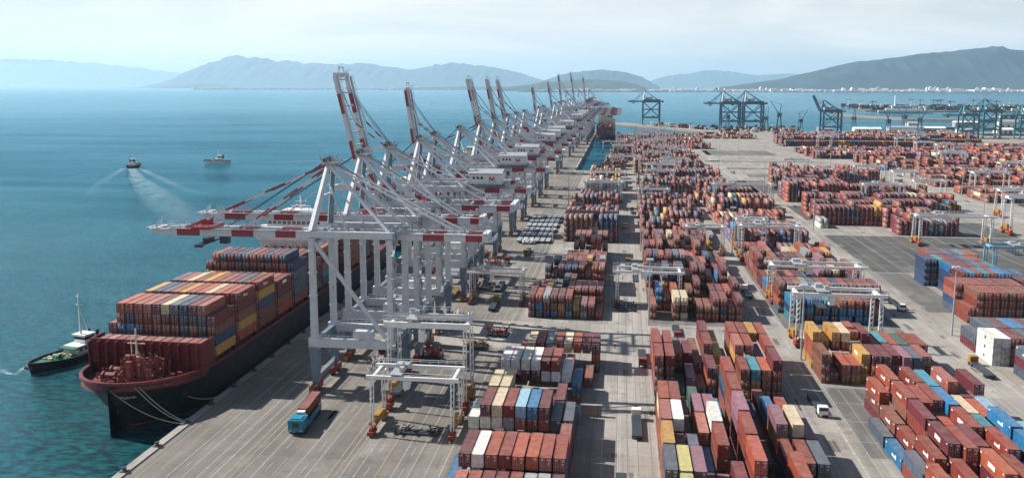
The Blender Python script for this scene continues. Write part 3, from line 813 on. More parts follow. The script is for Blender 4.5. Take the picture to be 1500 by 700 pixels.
# ---- pieces of one container, shared by every copy
def wavy(b, pts_fn, n, a, depth):
    """corrugated strip: pts_fn(s, d) -> lower and upper point at distance s and depth d"""
    seq = []
    L = a[1] - a[0]; p = L / n
    for k in range(n):
        s = a[0] + k * p
        seq += [(s, 0), (s + p * 0.34, 0), (s + p * 0.5, depth), (s + p * 0.84, depth)]
    seq.append((a[1], 0))
    vs = []
    for s, d in seq: lo, hi = pts_fn(s, d); vs += [lo, hi]
    b.add(vs, [(2 * k, 2 * k + 1, 2 * k + 3, 2 * k + 2) for k in range(len(seq) - 1)])
def container_body(L, door, nw=20):   # material 2 carries the small white identity marks
    b = MB(); h = CW / 2; r = 0.13
    for sx in (-1, 1):
        for y in (0, L): b.cbox((sx * (h - r / 2), y + (r / 2 if y == 0 else -r / 2), CH / 2), (r, r, CH))
        b.cbox((sx * (h - .05), L / 2, CH - .06), (.1, L - 2 * r, .12)); b.cbox((sx * (h - .05), L / 2, .08), (.1, L - 2 * r, .16))
        f = (lambda s, d, sx=sx: ((sx * (h - .03 - d), s, .16), (sx * (h - .03 - d), s, CH - .12)))
        wavy(b, f, nw, (r, L - r), 0.07)
    for y in (0, L):
        yy = y + (.05 if y == 0 else -.05)
        b.cbox((0, yy, CH - .07), (CW - 2 * r, .1, .14)); b.cbox((0, yy, .09), (CW - 2 * r, .1, .18))
    wavy(b, lambda s, d: ((-h + .1, s, CH - .02 - d), (h - .1, s, CH - .02 - d)), nw, (.1, L - .1), 0.05)
    for y in ([L] if door else [0, L]):
        yy = y + (.06 if y == 0 else -.06); sg = 1 if y == 0 else -1
        wavy(b, lambda s, d, yy=yy, sg=sg: ((s, yy + sg * d, .18), (s, yy + sg * d, CH - .14)), 5, (-h + r, h - r), 0.06)
    if not door:
        b.mat(2); b.cbox((.62, -.004, 2.42), (.6, .03, .18)).cbox((.68, -.004, 2.12), (.4, .03, .1)); b.mat(0)
    b.add([(-h + .05, .05, .03), (h - .05, .05, .03), (h - .05, L - .05, .03), (-h + .05, L - .05, .03)], [(0, 3, 2, 1)])
    return b
def corner_castings(b, L):
    h = CW / 2; b.mat(1)
    for sx in (-1, 1):
        for y in (0.09, L - .09):
            for z in (.06, CH - .045): b.cbox((sx * (h - .08), y, z), (.18, .2, .13))
    return b
def door_leaf(sx):
    """one door leaf: panel with swages, two lock rods with handles, hinges, white markings"""
    b = MB(); x0, x1 = sorted((sx * 0.012, sx * (CW / 2 - .14)))
    b.box(x0, x1, .03, .08, .17, CH - .15)
    for z in (.55, 1.25, 1.95): b.box(x0 + .08, x1 - .08, .008, .034, z, z + .42)
    b.mat(1)
    for fx in (.28, .74):
        x = x0 + (x1 - x0) * fx
        b.tube((x, -.02, .12), (x, -.02, CH - .1), .028, 5)
        b.cbox((x + .12, -.035, 1.15), (.36, .03, .05))
        for z in (.2, CH - .2): b.cbox((x, -.012, z), (.11, .06, .09))
    for z in (.4, 1.1, 1.8, 2.45): b.cbox((sx * (CW / 2 - .15), .015, z), (.12, .05, .09))
    b.mat(2)
    if sx > 0:
        b.cbox((.72, -.002, 2.42), (.66, .012, .16)); b.cbox((.80, -.002, 2.12), (.40, .012, .10)); b.cbox((.66, -.002, 1.62), (.26, .012, .30))
    else:
        b.cbox((-.62, -.002, 2.40), (.30, .012, .26))
    return b
def logo_panel(kind, L):
    """flat printed marks on a long side: worn block of white lettering too small to read"""
    b = MB(); rr = random.Random(kind)
    if kind % 3 == 2:
        y = L * .36; b.cbox((0, y + L * .14, 1.5), (.012, L * .26, 1.0))
    else:
        y = L * .34
        for q in range(5 + kind % 2):
            wq = rr.uniform(.35, .6); hh = 1.05 if q == 0 else .62
            b.cbox((0, y, 1.35 + (hh - .62) / 2), (.012, wq, hh)); y += wq + .14
    b.cbox((0, L * .92, 2.35), (.012, .9, .28)); b.cbox((0, L * .07, 2.35), (.012, .5, .22))
    return b
BODY = {}
for L in (CL, 6.06):   # full-length and half-length boxes
    for d in (True, False): BODY[(L, d)] = corner_castings(container_body(L, d, 20 if L > 10 else 10), L).mesh('shipping_container', ['container_paint', 'dark_steel', 'marking_white'])
DOOR = {s: door_leaf(s).mesh('door', ['container_paint', 'galvanised', 'marking_white']) for s in (-1, 1)}
LOGO = {k: logo_panel(k, CL).mesh('logo', 'marking_white') for k in range(6)}

DLOGO = MB().cbox((0, CL * .5, 1.5), (.012, .9, 1.0)).cbox((0, CL * .14, 2.3), (.012, .5, .25)).mesh('logo', 'dark_steel')
# what can be seen of each: skip those walled in by neighbours
def has(c, di, dj, dk): return (c['b'], c['i'] + di, c['j'] + dj, c['k'] + dk) in CELLS
view = Matrix.Rotation(R(-7.3133), 3, 'Z')
vis = []
for c in CELLS.values():
    side = -1 if c['x'] > 0 else 1
    if has(c, 0, 0, 1) and has(c, 0, -1, 0) and has(c, side, 0, 0) and (c['b'].find('ship') < 0 or has(c, side, 0, 1)): continue
    p = view @ Vector((c['x'], c['y'] + 6, 0))
    if p.y < 100 or abs(p.x) > p.y * 0.66 + 12: continue
    c['d'] = math.sqrt(p.x ** 2 + p.y ** 2 + (85 - c['z']) ** 2)
    q = has(c, 0, 0, 1)
    c['rank'] = c['d'] * (1.0 if not q else 1.22 if not has(c, 0, -1, 0) or not has(c, 0, -1, 1) else 1.7) * (1.0 if c['y'] > 155 else 1.5) * (0.8 if c['b'] == W and c['c'] == 'white' else 1.0)
    vis.append(c)
vis.sort(key=lambda c: c['rank'])
NEAR = vis[:360]; MASS = vis[360:]
ordn = ['first', 'second', 'third', 'fourth', 'fifth', 'sixth', 'seventh', 'eighth', 'ninth', 'tenth', 'eleventh', 'twelfth', 'thirteenth', 'fourteenth']
for c in NEAR:
    top = not has(c, 0, 0, 1)
    o = bpy.data.objects.new('shipping_container', BODY[(c['L'], c['door'])]); COL.objects.link(o)
    o.location = (c['x'], c['y'], c['z'] + .02)
    v = rc.uniform(0.88, 1.28); base = PAL[c['c']]
    o.color = (min(.8, base[0] * v), min(.8, base[1] * v * rc.uniform(.94, 1.06)), min(.8, base[2] * v), 1)
    if 'ship' in c['b']:
        lab = f"{c['c']} container, {c['b']}, {ordn[c['i']]} from left, {'top' if top else ordn[c['k']]} tier"
        grp = 'containers stacked on the deck of the near ship'
    else:
        lab = f"{c['c']} container, {c['b']}, {ordn[c['i']]} from left, {ordn[c['j']]} row, {'top' if top else ordn[c['k']]} tier"
        grp = 'containers stacked in the yard'
    tag(o, lab, 'container', grp)
    def kid(name, me):
        q = bpy.data.objects.new(name, me); COL.objects.link(q); q.parent = o; q.color = o.color; return q
    if c['door']: kid('door', DOOR[-1]); kid('door', DOOR[1])
    if c['logo'] and c['c'] != 'cream' and c['L'] > 10:
        q = kid('logo', DLOGO if c['c'] == 'white' else LOGO[rc.randint(0, 5)]); q['kind'] = 'stuff'; q.location = ((-1 if c['x'] > 0 else 1) * (CW / 2 + .012), 0, 0)

# the rest, one mass: real boxes with posts, ribs and doors, coarser as they recede
def template(level):
    b = MB(); h = CW / 2
    if level == 0:
        b = container_body(CL, True, 7)
        b.box(-h + .14, -.03, .03, .08, .17, CH - .15); b.box(.03, h - .14, .03, .08, .17, CH - .15)
        m = len(b.f)
        for x in (-.75, -.35, .35, .75): b.box(x - .03, x + .03, -.02, .02, .15, CH - .12)
        b.cbox((.7, -.002, 2.4), (.6, .02, .2)); b.cbox((-.6, -.002, 2.4), (.25, .02, .22))
    elif level == 1:
        b.box(-h, h, 0, CL, 0, CH); b.f.pop(0); m = len(b.f)
        b.box(-.12, .12, -.03, 0.0, .2, CH - .2); b.cbox((.7, -.02, 2.3), (.5, .02, .28))
    else:
        b.box(-h, h, 0, CL, 0, CH); b.f.pop(0); m = len(b.f)
    tri = []
    own = []
    for fi, f in enumerate(b.f):
        for q in range(1, len(f) - 1): tri.append((f[0], f[q], f[q + 1])); own.append(fi >= m)
    return np.array(b.v, dtype=np.float32), np.array(tri, dtype=np.int64), np.array(own)
def mass(name, items, parent=None):
    V, T, Cc = [], [], []; off = 0
    for c in items:
        lv = 0 if c['d'] < 470 else 1 if c['d'] < 900 else 2
        tv, tt, ow = TEMPL[lv]
        v = tv.copy()
        a = rc.uniform(-.004, .004)
        v[:, 0] += v[:, 1] * a + c['x']; v[:, 1] = v[:, 1] * (c['L'] / CL) + c['y']; v[:, 2] += c['z'] + .02
        s = rc.uniform(.74, 1.16); base = PAL[c['c']]
        col = np.array([min(.8, base[0] * s), min(.8, base[1] * s), min(.8, base[2] * s), 1], dtype=np.float32)
        cc = np.tile(col, (len(tt), 1)); cc[ow] = (.5, .5, .48, 1) if lv < 2 else col
        V.append(v); T.append(tt + off); Cc.append(cc); off += len(v)
    V = np.concatenate(V); T = np.concatenate(T); Cc = np.concatenate(Cc)
    me = bpy.data.meshes.new(name)
    me.vertices.add(len(V)); me.vertices.foreach_set('co', V.ravel())
    me.loops.add(len(T) * 3); me.loops.foreach_set('vertex_index', T.ravel().astype(np.int32))
    me.polygons.add(len(T)); me.polygons.foreach_set('loop_start', np.arange(0, len(T) * 3, 3, dtype=np.int32))
    at = me.attributes.new('col', 'FLOAT_COLOR', 'FACE'); at.data.foreach_set('color', Cc.ravel())
    me.materials.append(MT['container_paint_mass']); me.update(calc_edges=True)
    o = bpy.data.objects.new(name, me); COL.objects.link(o)
    return o
TEMPL = [template(0), template(1), template(2)]
mo = mass('container_stacks', MASS)
tag(mo, 'far rows of stacked containers of many colours filling the yard', 'containers', None, 'stuff')
print('containers', len(CELLS), 'visible', len(vis), 'last near d', NEAR[-1]['d'], 'tris', len(mo.data.polygons))

# ------------------------------------------------------------------ ship-to-shore cranes
# local frame: x = 0 at the waterside rail, 22 at the landside rail; y along the quay; boom reaches to x = -48
LEG_Y = 8.0
HINGE = Vector((-3.0, 0, 44.4))
def seg(b, p, q, w, h, n, mats=(0, 1), first=0):
    """a beam painted in alternating bands"""
    p = Vector(p); q = Vector(q)
    for k in range(n):
        b.mat(mats[(k + first) % 2]); b.bar(p.lerp(q, k / n), p.lerp(q, (k + 1) / n), w, h)
    b.mat(0)

def sts_crane(raised, house=True, style='white', tip=48.0, gauge=22.0, back=48.0, ang=79, gy=None, trolley=None, stays=True, brace=2):
    root = empty('ship_to_shore_crane')
    tx_ = max(-34.0, 8 - tip)
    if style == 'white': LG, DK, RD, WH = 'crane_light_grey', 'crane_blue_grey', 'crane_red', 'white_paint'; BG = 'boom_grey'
    elif style == 'blue': LG, DK, RD, WH = 'blue_crane', 'blue_crane', 'blue_crane', 'white_paint'; BG = LG
    else: LG, DK, RD, WH = 'teal_crane', 'teal_crane', 'teal_crane', 'white_paint'; BG = LG
    AX_B = 2.0; G = gauge; TK_ = 1.0 if style == 'white' else 1.75
    rng = random.Random(5)
    for x in (0, G):
        for sy in (-1, 1):
            y = sy * LEG_Y
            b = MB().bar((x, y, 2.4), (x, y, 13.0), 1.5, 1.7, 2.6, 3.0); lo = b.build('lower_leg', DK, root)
            b = MB().bar((x, y, 15.2), (x, y, 43.6), 1.7 * TK_, 1.7, 1.5 * TK_, 1.5)
            for z in (21, 27.5, 34, 40): b.cbox((x, y, z), (1.95, 1.95, .22))
            b.build('upper_leg', LG, root)
            # travelling gear under the leg
            b = MB().box(x - .8, x + .8, y - 3.6, y + 3.6, 1.5, 2.3).box(x - .9, x + .9, y - 3.3, y - .6, .7, 1.5).box(x - .9, x + .9, y + .6, y + 3.3, .7, 1.5)
            bg_ = b.build('bogie', 'bogie_red', root)
            for q in (-2.8, -1.3, 1.3, 2.8): b = MB().tube((x - .35, y + q, .45), (x + .35, y + q, .45), .45, 10); b.build('wheel', 'rubber', bg_)
            MB().box(x - .6, x + .6, y + sy * 3.6, y + sy * 4.4, .4, 1.7).build('buffer', 'machine_yellow', root)
    for sy in (-1, 1):      # portal beams across the tracks
        b = MB().bar((-1.5, sy * LEG_Y, 14.1), (G + 1.5, sy * LEG_Y, 14.1), 1.5, 2.3)
        b.mat(0); b.cbox((0, sy * LEG_Y, 14.1), (3.0, 2.0, 2.9)).cbox((G, sy * LEG_Y, 14.1), (3.0, 2.0, 2.9)); b.build('portal_beam', LG, root)
        MB().rail((1.5, sy * (LEG_Y + .6), 15.3), (G - 1.5, sy * (LEG_Y + .6), 15.3)).build('handrail', WH, root)
        if sy < brace - 1: MB().bar((.6, sy * LEG_Y, 42.6), (G - 1.6, sy * LEG_Y, 16.0), .85 * TK_, .95 * TK_).build('diagonal_brace', LG, root)
        b = MB().bar((-1.0, sy * LEG_Y, 44.7), (G + 1.0, sy * LEG_Y, 44.7), 1.2, 1.8 * TK_ ** 2); b.build('top_beam', LG, root)
    if style != 'white':
        for sy in (-1, 1):
            MB().bar((.6, sy * LEG_Y, 16), (G - .6, sy * LEG_Y, 42.6), 1.1, 1.2).build('diagonal_brace', LG, root)
            MB().bar((0, sy * LEG_Y, 29), (G, sy * LEG_Y, 29), 1.2, 1.4).build('mid_beam', LG, root)
            MB().bar((AX_B, sy * 5.0, 54), (AX_B + 5.5, sy * 5.0, 45), .9).build('pylon_strut', LG, root)
    for x in (0, G):        # ties along the quay
        MB().bar((x, -LEG_Y, 14.0), (x, LEG_Y, 14.0), 1.3, 1.8).build('portal_tie', DK, root)
        MB().bar((x, -LEG_Y, 3.6), (x, LEG_Y, 3.6), .9, 1.2).build('sill_beam', DK, root)
        MB().rail((x + .4, -LEG_Y, 4.2), (x + .4, LEG_Y, 4.2)).build('handrail', WH, root)
        MB().bar((x, -LEG_Y, 43.4), (x, LEG_Y, 43.4), 1.4, 2.2).build('cross_beam', DK, root)
    # fixed girders, striped at the back
    gy = gy or (2.5 if style == 'white' else 4.0)
    for sy in (-1, 1):
        b = MB(); b.bar((-2.6, sy * gy, 43.6), (G + 8, sy * gy, 43.6), 1.1, 2.0)
        seg(b, (G + 8, sy * gy, 43.6), (back, sy * gy, 43.6), 1.1, 2.0 * TK_, 3, (1, 0)); b.build('girder', [BG, RD], root)
        b = MB().rail((-2, sy * (gy + 1.1), 44.6), (back, sy * (gy + 1.1), 44.6), 1.1, 2.2); b.cbox(((back - 2) / 2, sy * (gy + .95), 44.55), (back + 2, .9, .12)); b.build('walkway', 'galvanised', root)
    for q in range(7):
        x = 2 + q * (back - 3) / 6; MB().bar((x, -gy, 43.9), (x, gy, 43.9), .55, .7).build('girder_tie', LG, root)
    b = MB().cbox((back - .5, 0, 43.8), (1.6, gy * 2 + 2, 2.4)).cbox((back + 1, 0, 43), (2.0, 6, .3)); b.rail((back + 2, -3, 43.1), (back + 2, 3, 43.1)); b.build('end_platform', LG, root)
    # boom
    a = R(ang if raised else 0)
    d = Vector((-math.cos(a), 0, math.sin(a))); u = Vector((math.sin(a), 0, math.cos(a)))
    def BP(s, y, z): return HINGE + d * s + u * (z - 0.8) + Vector((0, y, 0))
    T = tip - 3
    for sy in (-1, 1):
        b = MB()
        cuts = [0, 3.5, 9.5, 16, 22.5, 32, 39, T]
        cuts = [c_ for c_ in cuts[:-1] if c_ < T - 2] + [T]
        for k in range(len(cuts) - 1):            
            b.mat(k % 2); b.bar(BP(cuts[k], sy * gy, 0), BP(cuts[k + 1], sy * gy, 0), 1.1, 2.0, *((1.1, 2.0) if k < 6 else (1.1, 1.3)))
        b.mat(0); bo = b.build('boom_girder', [BG, RD], root)
        b = MB(); p, q = BP(1, sy * (gy + 1.0), 1.1), BP(T, sy * (gy + 1.0), 1.1); nn = 18
        for z in (.55, 1.1): b.bar(p + u * z, q + u * z, .1)
        for k in range(nn + 1): c = p.lerp(q, k / nn); b.bar(c, c + u * 1.1, .1)
        b.bar(p, q, .7, .12); b.build('boom_walkway', 'galvanised', root)
    for k in range(10):
        s = 2 + k * (T - 3) / 9; MB().bar(BP(s, -gy, .2), BP(s, gy, .2), .5, .6).build('boom_tie', LG, root)
    b = MB()
    b.cbox(BP(T + .6, 0, .3), (1.8 if not raised else 1.2, gy * 2 + 1.5, 1.4)); b.bar(BP(T + .5, -3, .3), BP(T + 3.2, -2, .9), .4); b.bar(BP(T + .5, 3, .3), BP(T + 3.2, 2, .9), .4)
    b.bar(BP(T + 3.2, -3, .9), BP(T + 3.2, 3, .9), .35)
    for q in range(6): b.bar(BP(T - .5 + q * .5, -4 + q * 1.5, .8), BP(T - .5 + q * .5, -4 + q * 1.5, 2.6 + .5 * (q % 2)), .16)
    b.build('boom_tip', LG, root)
    # pylon
    AX, AZ = 3.2, 63.2
    for sy in (-1, 1):
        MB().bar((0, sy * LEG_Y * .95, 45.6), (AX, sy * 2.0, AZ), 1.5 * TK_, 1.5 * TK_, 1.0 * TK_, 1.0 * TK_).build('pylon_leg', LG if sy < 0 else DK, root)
        MB().bar((G, sy * LEG_Y * .95, 45.5), (AX + .6, sy * 2.0, AZ - .3), .85, .85).build('backstay', BG, root)
        MB().bar((back - 8, sy * gy, 45), (AX + .9, sy * 1.6, AZ), .42, .5).build('outer_backstay', BG, root)
        MB().bar((10, sy * 7.5, 45.5), (AX + .5, sy * 1.9, AZ - 6), .4).build('pylon_strut', LG, root)
    MB().bar((1.7, -5.0, 54.5), (1.7, 5.0, 54.5), .8, .8).build('pylon_tie', LG, root)
    b = MB().cbox((AX + .3, 0, AZ + .5), (3.6, 6.4, .35)).cbox((AX + .3, 0, AZ - .6), (1.8, 4.6, 1.6))
    for q in range(18):
        x = AX + rng.uniform(-1.9, 2.4); y = rng.uniform(-3.3, 3.3); hh = rng.uniform(.6, 2.4); b.bar((x, y, AZ + .6), (x + rng.uniform(-.6, .6), y + rng.uniform(-.5, .5), AZ + .6 + hh), .16)
    for y in (-3.1, 3.1): b.rail((AX - 1.5, y, AZ + .7), (AX + 2.1, y, AZ + .7), 1.1, 1.2)
    b.rail((AX - 1.5, -3.1, AZ + .7), (AX - 1.5, 3.1, AZ + .7), 1.1, 1.2)
    b.build('apex_platform', 'galvanised', root)
    for y in (-2.4, -.8, .8, 2.4): MB().tube((AX - .6, y - .2, AZ + 1.3), (AX - .6, y + .2, AZ + 1.3), .75, 10).build('sheave', 'dark_steel', root)
    # forestays
    for sy in (-1, 1):
        if not stays:
            if sy > 0: MB().bar((AX - .7, 2.0, AZ - .8), BP(T * .43, gy, 1.2), .4).build('inner_forestay', BG, root)
        elif not raised:
            b = MB(); seg(b, (AX - .7, sy * 2.0, AZ), BP(T - 9, sy * gy, 1.2), .52, .52, 7, (1, 0)); b.build('forestay', [BG, RD], root)
            b = MB(); seg(b, (AX - .7, sy * 2.0, AZ - .8), BP(T * .43, sy * gy, 1.2), .42, .42, 6, (1, 0)); b.build('inner_forestay', [BG, RD], root)
        else:
            k1 = BP(T * .38, sy * gy, 1.0) + Vector((3.0, 0, 2.0))
            MB().bar((AX - .5, sy * 2.0, AZ), BP(T * .43, sy * gy, 1.2), .5).build('inner_forestay', LG, root)
            b = MB(); seg(b, (AX - .5, sy * 2.0, AZ + .5), BP(T * .62, sy * gy, 3.2), .42, .42, 5, (1, 0)); b.bar(BP(T * .62, sy * gy, 3.2), BP(T - 5, sy * gy, 1.2), .4); b.build('forestay', [BG, RD], root)
    b = MB()
    for y in (-1.2, -.4, .4, 1.2): b.bar((AX, y, AZ + 1.6), BP(T - 4 if raised else T * .55, y * 2, 1.4), .09)
    for y in (-1, 1): b.bar((AX + .4, y, AZ + 1.6), (G + 8, y * 1.5, 50 if house else 45.5), .12)
    b.build('hoist_rope', 'dark_steel', root)['kind'] = 'stuff'
    # machinery house
    if house:
        hx = G + 2 if style == 'white' else 6
        b = MB().box(hx, hx + 13, -4.6, 4.6, 46.0, 50.6); b.mat(1).box(hx + .001, hx + 13 - .001, -4.62, -4.60, 49.6, 50.5); hb = b.build('machinery_house', [WH, LG], root)
        b = MB(); b.add([(hx - .5, -5.1, 50.6), (hx + 13.5, -5.1, 50.6), (hx + 13.5, 5.1, 50.6), (hx - .5, 5.1, 50.6), (hx - .5, 0, 52.0), (hx + 13.5, 0, 52.0)], [(0, 1, 5, 4), (2, 3, 4, 5), (0, 4, 3), (1, 2, 5), (0, 3, 2, 1)]); b.build('house_roof', 'roof_grey', hb)
        for q in range(3): MB().box(hx + 1.4 + q * 1.6, hx + 2.4 + q * 1.6, -4.66, -4.58, 48.2, 49.2).build('window', 'dark_glass', hb)
        if style == 'white':     # the emblem on the house: a dark red M on white
            b = MB(); ex = hx + 8.2
            for p, q in (((0, 0), (0, 2.1)), ((0, 2.1), (.95, .7)), ((.95, .7), (1.9, 2.1)), ((1.9, 2.1), (1.9, 0))): b.bar((ex + p[0], -4.66, 47.1 + p[1]), (ex + q[0], -4.66, 47.1 + q[1]), .1, .5)
            b.build('emblem', 'emblem_red', hb)['kind'] = 'stuff'
        b = MB().cbox((hx + 6.5, 0, 45.5), (15, 12.5, .5)); b.rail((hx - 1, -6.1, 45.8), (hx + 14, -6.1, 45.8)); b.rail((hx + 14, -6.1, 45.8), (hx + 14, 6.1, 45.8)); b.build('house_deck', DK, root)
    # trolley with the driver's cab, head block and spreader
    tx = trolley if trolley is not None else tx_ if not raised else 14.0
    b = MB().cbox((tx, 0, 45.0), (5.4, 9.6, .7)).cbox((tx - 1, 1.5, 46), (2.4, 3, 1.4)); b.rail((tx - 2.6, -4.6, 45.4), (tx + 2.6, -4.6, 45.4), 1.1, 1.3); tr = b.build('trolley', 'crane_red' if style == 'white' else DK, root)
    b = MB().cbox((tx + 3.8, 2.6, 40.8), (2.4, 2.2, 2.5)); b.cbox((tx + 3.8, 2.6, 42.8), (.5, .5, 1.6)); cb = b.build('driver_cab', 'dark_steel', tr)
    MB().cbox((tx + 2.56, 2.6, 40.6), (.08, 1.9, 1.6)).build('window', 'dark_glass', tr)
    b = MB().box(tx - 1.1, tx + 1.1, -6, 6, 40.2, 40.6).cbox((tx, 0, 41.1), (1.8, 3.6, 1.0))
    for sy in (-6, 6): b.cbox((tx, sy, 40.1), (2.5, .3, .6))
    b.build('spreader', 'dark_steel', tr)
    b = MB()
    for x in (-.8, .8):
        for y in (-1.5, 1.5): b.bar((tx + x, y, 41.4), (tx + x, y, 44.8), .10)
    b.build('trolley_rope', 'dark_steel', tr)['kind'] = 'stuff'
    # stairs, lift shaft, junk on the landside leg
    b = MB(); zz = 2.6; s_ = 1
    while zz < 43:
        b.bar((G + 1.6, -LEG_Y - 1.2 - s_ * 1.6, zz), (G + 1.6, -LEG_Y - 1.2 + s_ * 1.6, zz + 3.1), .65, .18)
        b.bar((G + 1.2, -LEG_Y - 1.2 - s_ * 1.6, zz + 1.0), (G + 1.2, -LEG_Y - 1.2 + s_ * 1.6, zz + 4.1), .09); b.cbox((G + 1.5, -LEG_Y - 1.2 + s_ * 2.1, zz + 3.1), (1.1, 1.1, .12)); zz += 3.1; s_ = -s_
    b.build('stair_tower', 'galvanised', root)['kind'] = 'stuff'
    b = MB().cbox((G - .2, LEG_Y + 1.5, 9), (1.4, 1.4, 13))
    for q in range(9): b.cbox((G - .2, LEG_Y + 1.5, 4 + q * 4.4), (1.7, 1.7, .2))
    b.build('lift_shaft', DK, root)
    b = MB().tube((G - 1.2, -LEG_Y + 2.9, 6.4), (G - .5, -LEG_Y + 2.9, 6.4), 2.1, 16); b.build('cable_reel', 'galvanised', root)
    b = MB().cbox((G * .62, -LEG_Y + 1.8, 16.4), (5.5, 2.4, 2.2)); b.build('electrical_room', LG, root)
    b = MB()
    for q in range(40):
        x = rng.uniform(-2, back - 2); y = rng.choice([-gy - 1, gy + 1, 0, -gy, gy]); z = 45.1; hh = rng.uniform(.3, 1.6)
        b.cbox((x, y, z + hh / 2), (rng.uniform(.2, 1.2), rng.uniform(.2, .8), hh))
    b.build('deck_equipment', 'galvanised', root)['kind'] = 'stuff'
    b = MB()
    for q in range(9):
        x = -1.5 + q * (G + 6) / 8; b.bar((x, -gy - .6, 42.6), (x, -gy - .6, 41.6), .1); b.cbox((x, -gy - .6, 41.4), (.8, .5, .35))
    for sy in (-1, 1): b.cbox((G + 1.4, sy * LEG_Y, 30), (.6, .8, 1.1))
    b.build('floodlight', 'white_paint', root)['kind'] = 'stuff'
    return root

proto = {('white', 0, 0): sts_crane(False, False), ('white', 0, 1): sts_crane(False, True), ('white', 1, 1): sts_crane(True, True), ('short', 0, 1): sts_crane(False, True, tip=32.0, trolley=-12.0, stays=False),
         ('plain', 0, 0): sts_crane(False, False, back=42.0, trolley=6.0, stays=False, brace=0), ('pair', 1, 0): sts_crane(True, False, ang=77, gy=6.2, brace=0), ('slim', 1, 0): sts_crane(True, False, tip=42.0, back=40.0, ang=82, gy=1.7)}
used = set()
def place_crane(key, x, y, label, group, rz=0.0, s=(1, 1, 1)):
    o = proto[key] if key not in used else copy_tree(proto[key])
    used.add(key); o.location = (x, y, 0.05); o.rotation_euler = (0, 0, rz); o.scale = s
    return tag(o, label, 'crane', group)
for k in proto: KIDS[proto[k].name] = [(c, kids(c)) for c in kids(proto[k])]
GQ = 'white and red quay cranes in a line along the quay'
WX = -84.0
sts = [
 (('white', 0, 0), 230, 'nearest quay crane, boom lowered over the ship, no machinery house'),
 (('plain', 0, 0), 260, 'second quay crane from the camera, boom lowered over the white ship bridge'),
 (('pair', 1, 0), 292, 'quay crane with the nearest raised twin boom, first of the tall ones'),
 (('short', 0, 1), 338, 'quay crane with lowered boom and grey house before the lone raised boom'),
 (('slim', 1, 0), 366, 'quay crane whose slim raised boom stands alone left of the middle'),
 (('short', 0, 1), 424, 'quay crane with lowered boom behind the lone raised boom'),
 (('white', 0, 1), 487, 'quay crane with lowered boom before the close group of raised booms'),
 (('pair', 1, 0), 543, 'quay crane with the leftmost raised twin boom of the close group'),
 (('white', 1, 1), 607, 'quay crane with the middle raised boom of the close group'),
 (('white', 1, 1), 658, 'quay crane with the rightmost raised boom of the close group'),
 (('short', 0, 1), 712, 'quay crane with lowered boom just beyond the close group of raised booms'),
 (('short', 0, 1), 838, 'quay crane with lowered boom at the near end of the inlet'),
 (('slim', 1, 0), 887, 'quay crane with a raised boom alone between two groups'),
 (('short', 0, 1), 1035, 'small quay crane with lowered boom before the farthest raised booms'),
 (('white', 1, 1), 1107, 'first of the farthest raised quay booms, low and pale'),
 (('white', 0, 1), 1190, 'far quay crane with lowered boom between two raised booms'),
 (('slim', 1, 0), 1250, 'second of the farthest raised quay booms'),
 (('white', 0, 1), 1340, 'far quay crane with lowered boom beside the inlet ship bow'),
 (('short', 0, 1), 1420, 'far quay crane with lowered boom over the middle of the inlet ship'),
 (('white', 1, 1), 1490, 'third of the farthest raised quay booms'),
 (('slim', 1, 0), 1590, 'fourth of the farthest raised quay booms, last before the quay end')]
for key, y, lab in sts:
    far = y > 1050
    place_crane(key, WX + (6 if y > 1450 and key[1] else 0) + (14 if y > 1580 else 0), y, lab, GQ, 0, (1, 1, 1.0 + (0.2 if y > 1200 and key[1] else 0)))
# a second row of cranes faces the inlet
for y, lab in ((1260, 'quay crane at the near end of the inlet side row'), (1320, 'second quay crane on the inlet side of the quay'), (1570, 'quay crane past the stern of the inlet ship'), (1380, 'quay crane reaching over the bow of the inlet ship'), (1440, 'quay crane reaching over the fore deck of the inlet ship'), (1500, 'quay crane reaching over the stern of the inlet ship')):
    place_crane(('white', 0, 1), -50, y, lab, 'cranes on the inlet side of the quay', math.pi)

proto[('blue', 0, 1)] = sts_crane(False, True, 'blue', 30, 34, 40); proto[('teal', 0, 1)] = sts_crane(False, True, 'teal', 34, 30, 38); proto[('blue', 1, 1)] = sts_crane(True, True, 'blue', 34, 30, 38, ang=66)
for k in list(proto)[7:]: KIDS[proto[k].name] = [(c, kids(c)) for c in kids(proto[k])]
for key, x, y, s, lab in [
    (('blue', 0, 1), 45, 1905, (1.05, 1.6, 1.17), 'dark blue quay crane alone on the curved jetty'),
    (('blue', 0, 1), 192, 1722, (1.05, 1.6, 1.17), 'left one of the two dark blue quay cranes standing together'),
    (('blue', 0, 1), 236, 1727, (1.05, 1.6, 1.17), 'right one of the two dark blue quay cranes standing together'),
    (('blue', 1, 1), 350, 1570, (1.0, 1.5, 0.93), 'blue quay crane with a raised boom beside the white harbour ship'),
    (('teal', 0, 1), 548, 1480, (0.82, 1.2, 0.86), 'first teal quay crane from the left at the right edge'),
    (('teal', 0, 1), 588, 1500, (0.88, 1.2, 1.0), 'tallest teal quay crane at the right edge, behind the dark containers'),
    (('teal', 0, 1), 630, 1465, (0.82, 1.2, 0.86), 'rightmost teal quay crane at the right edge')]:
    place_crane(key, x, y, lab, 'blue and teal cranes across the yard', 0, s)

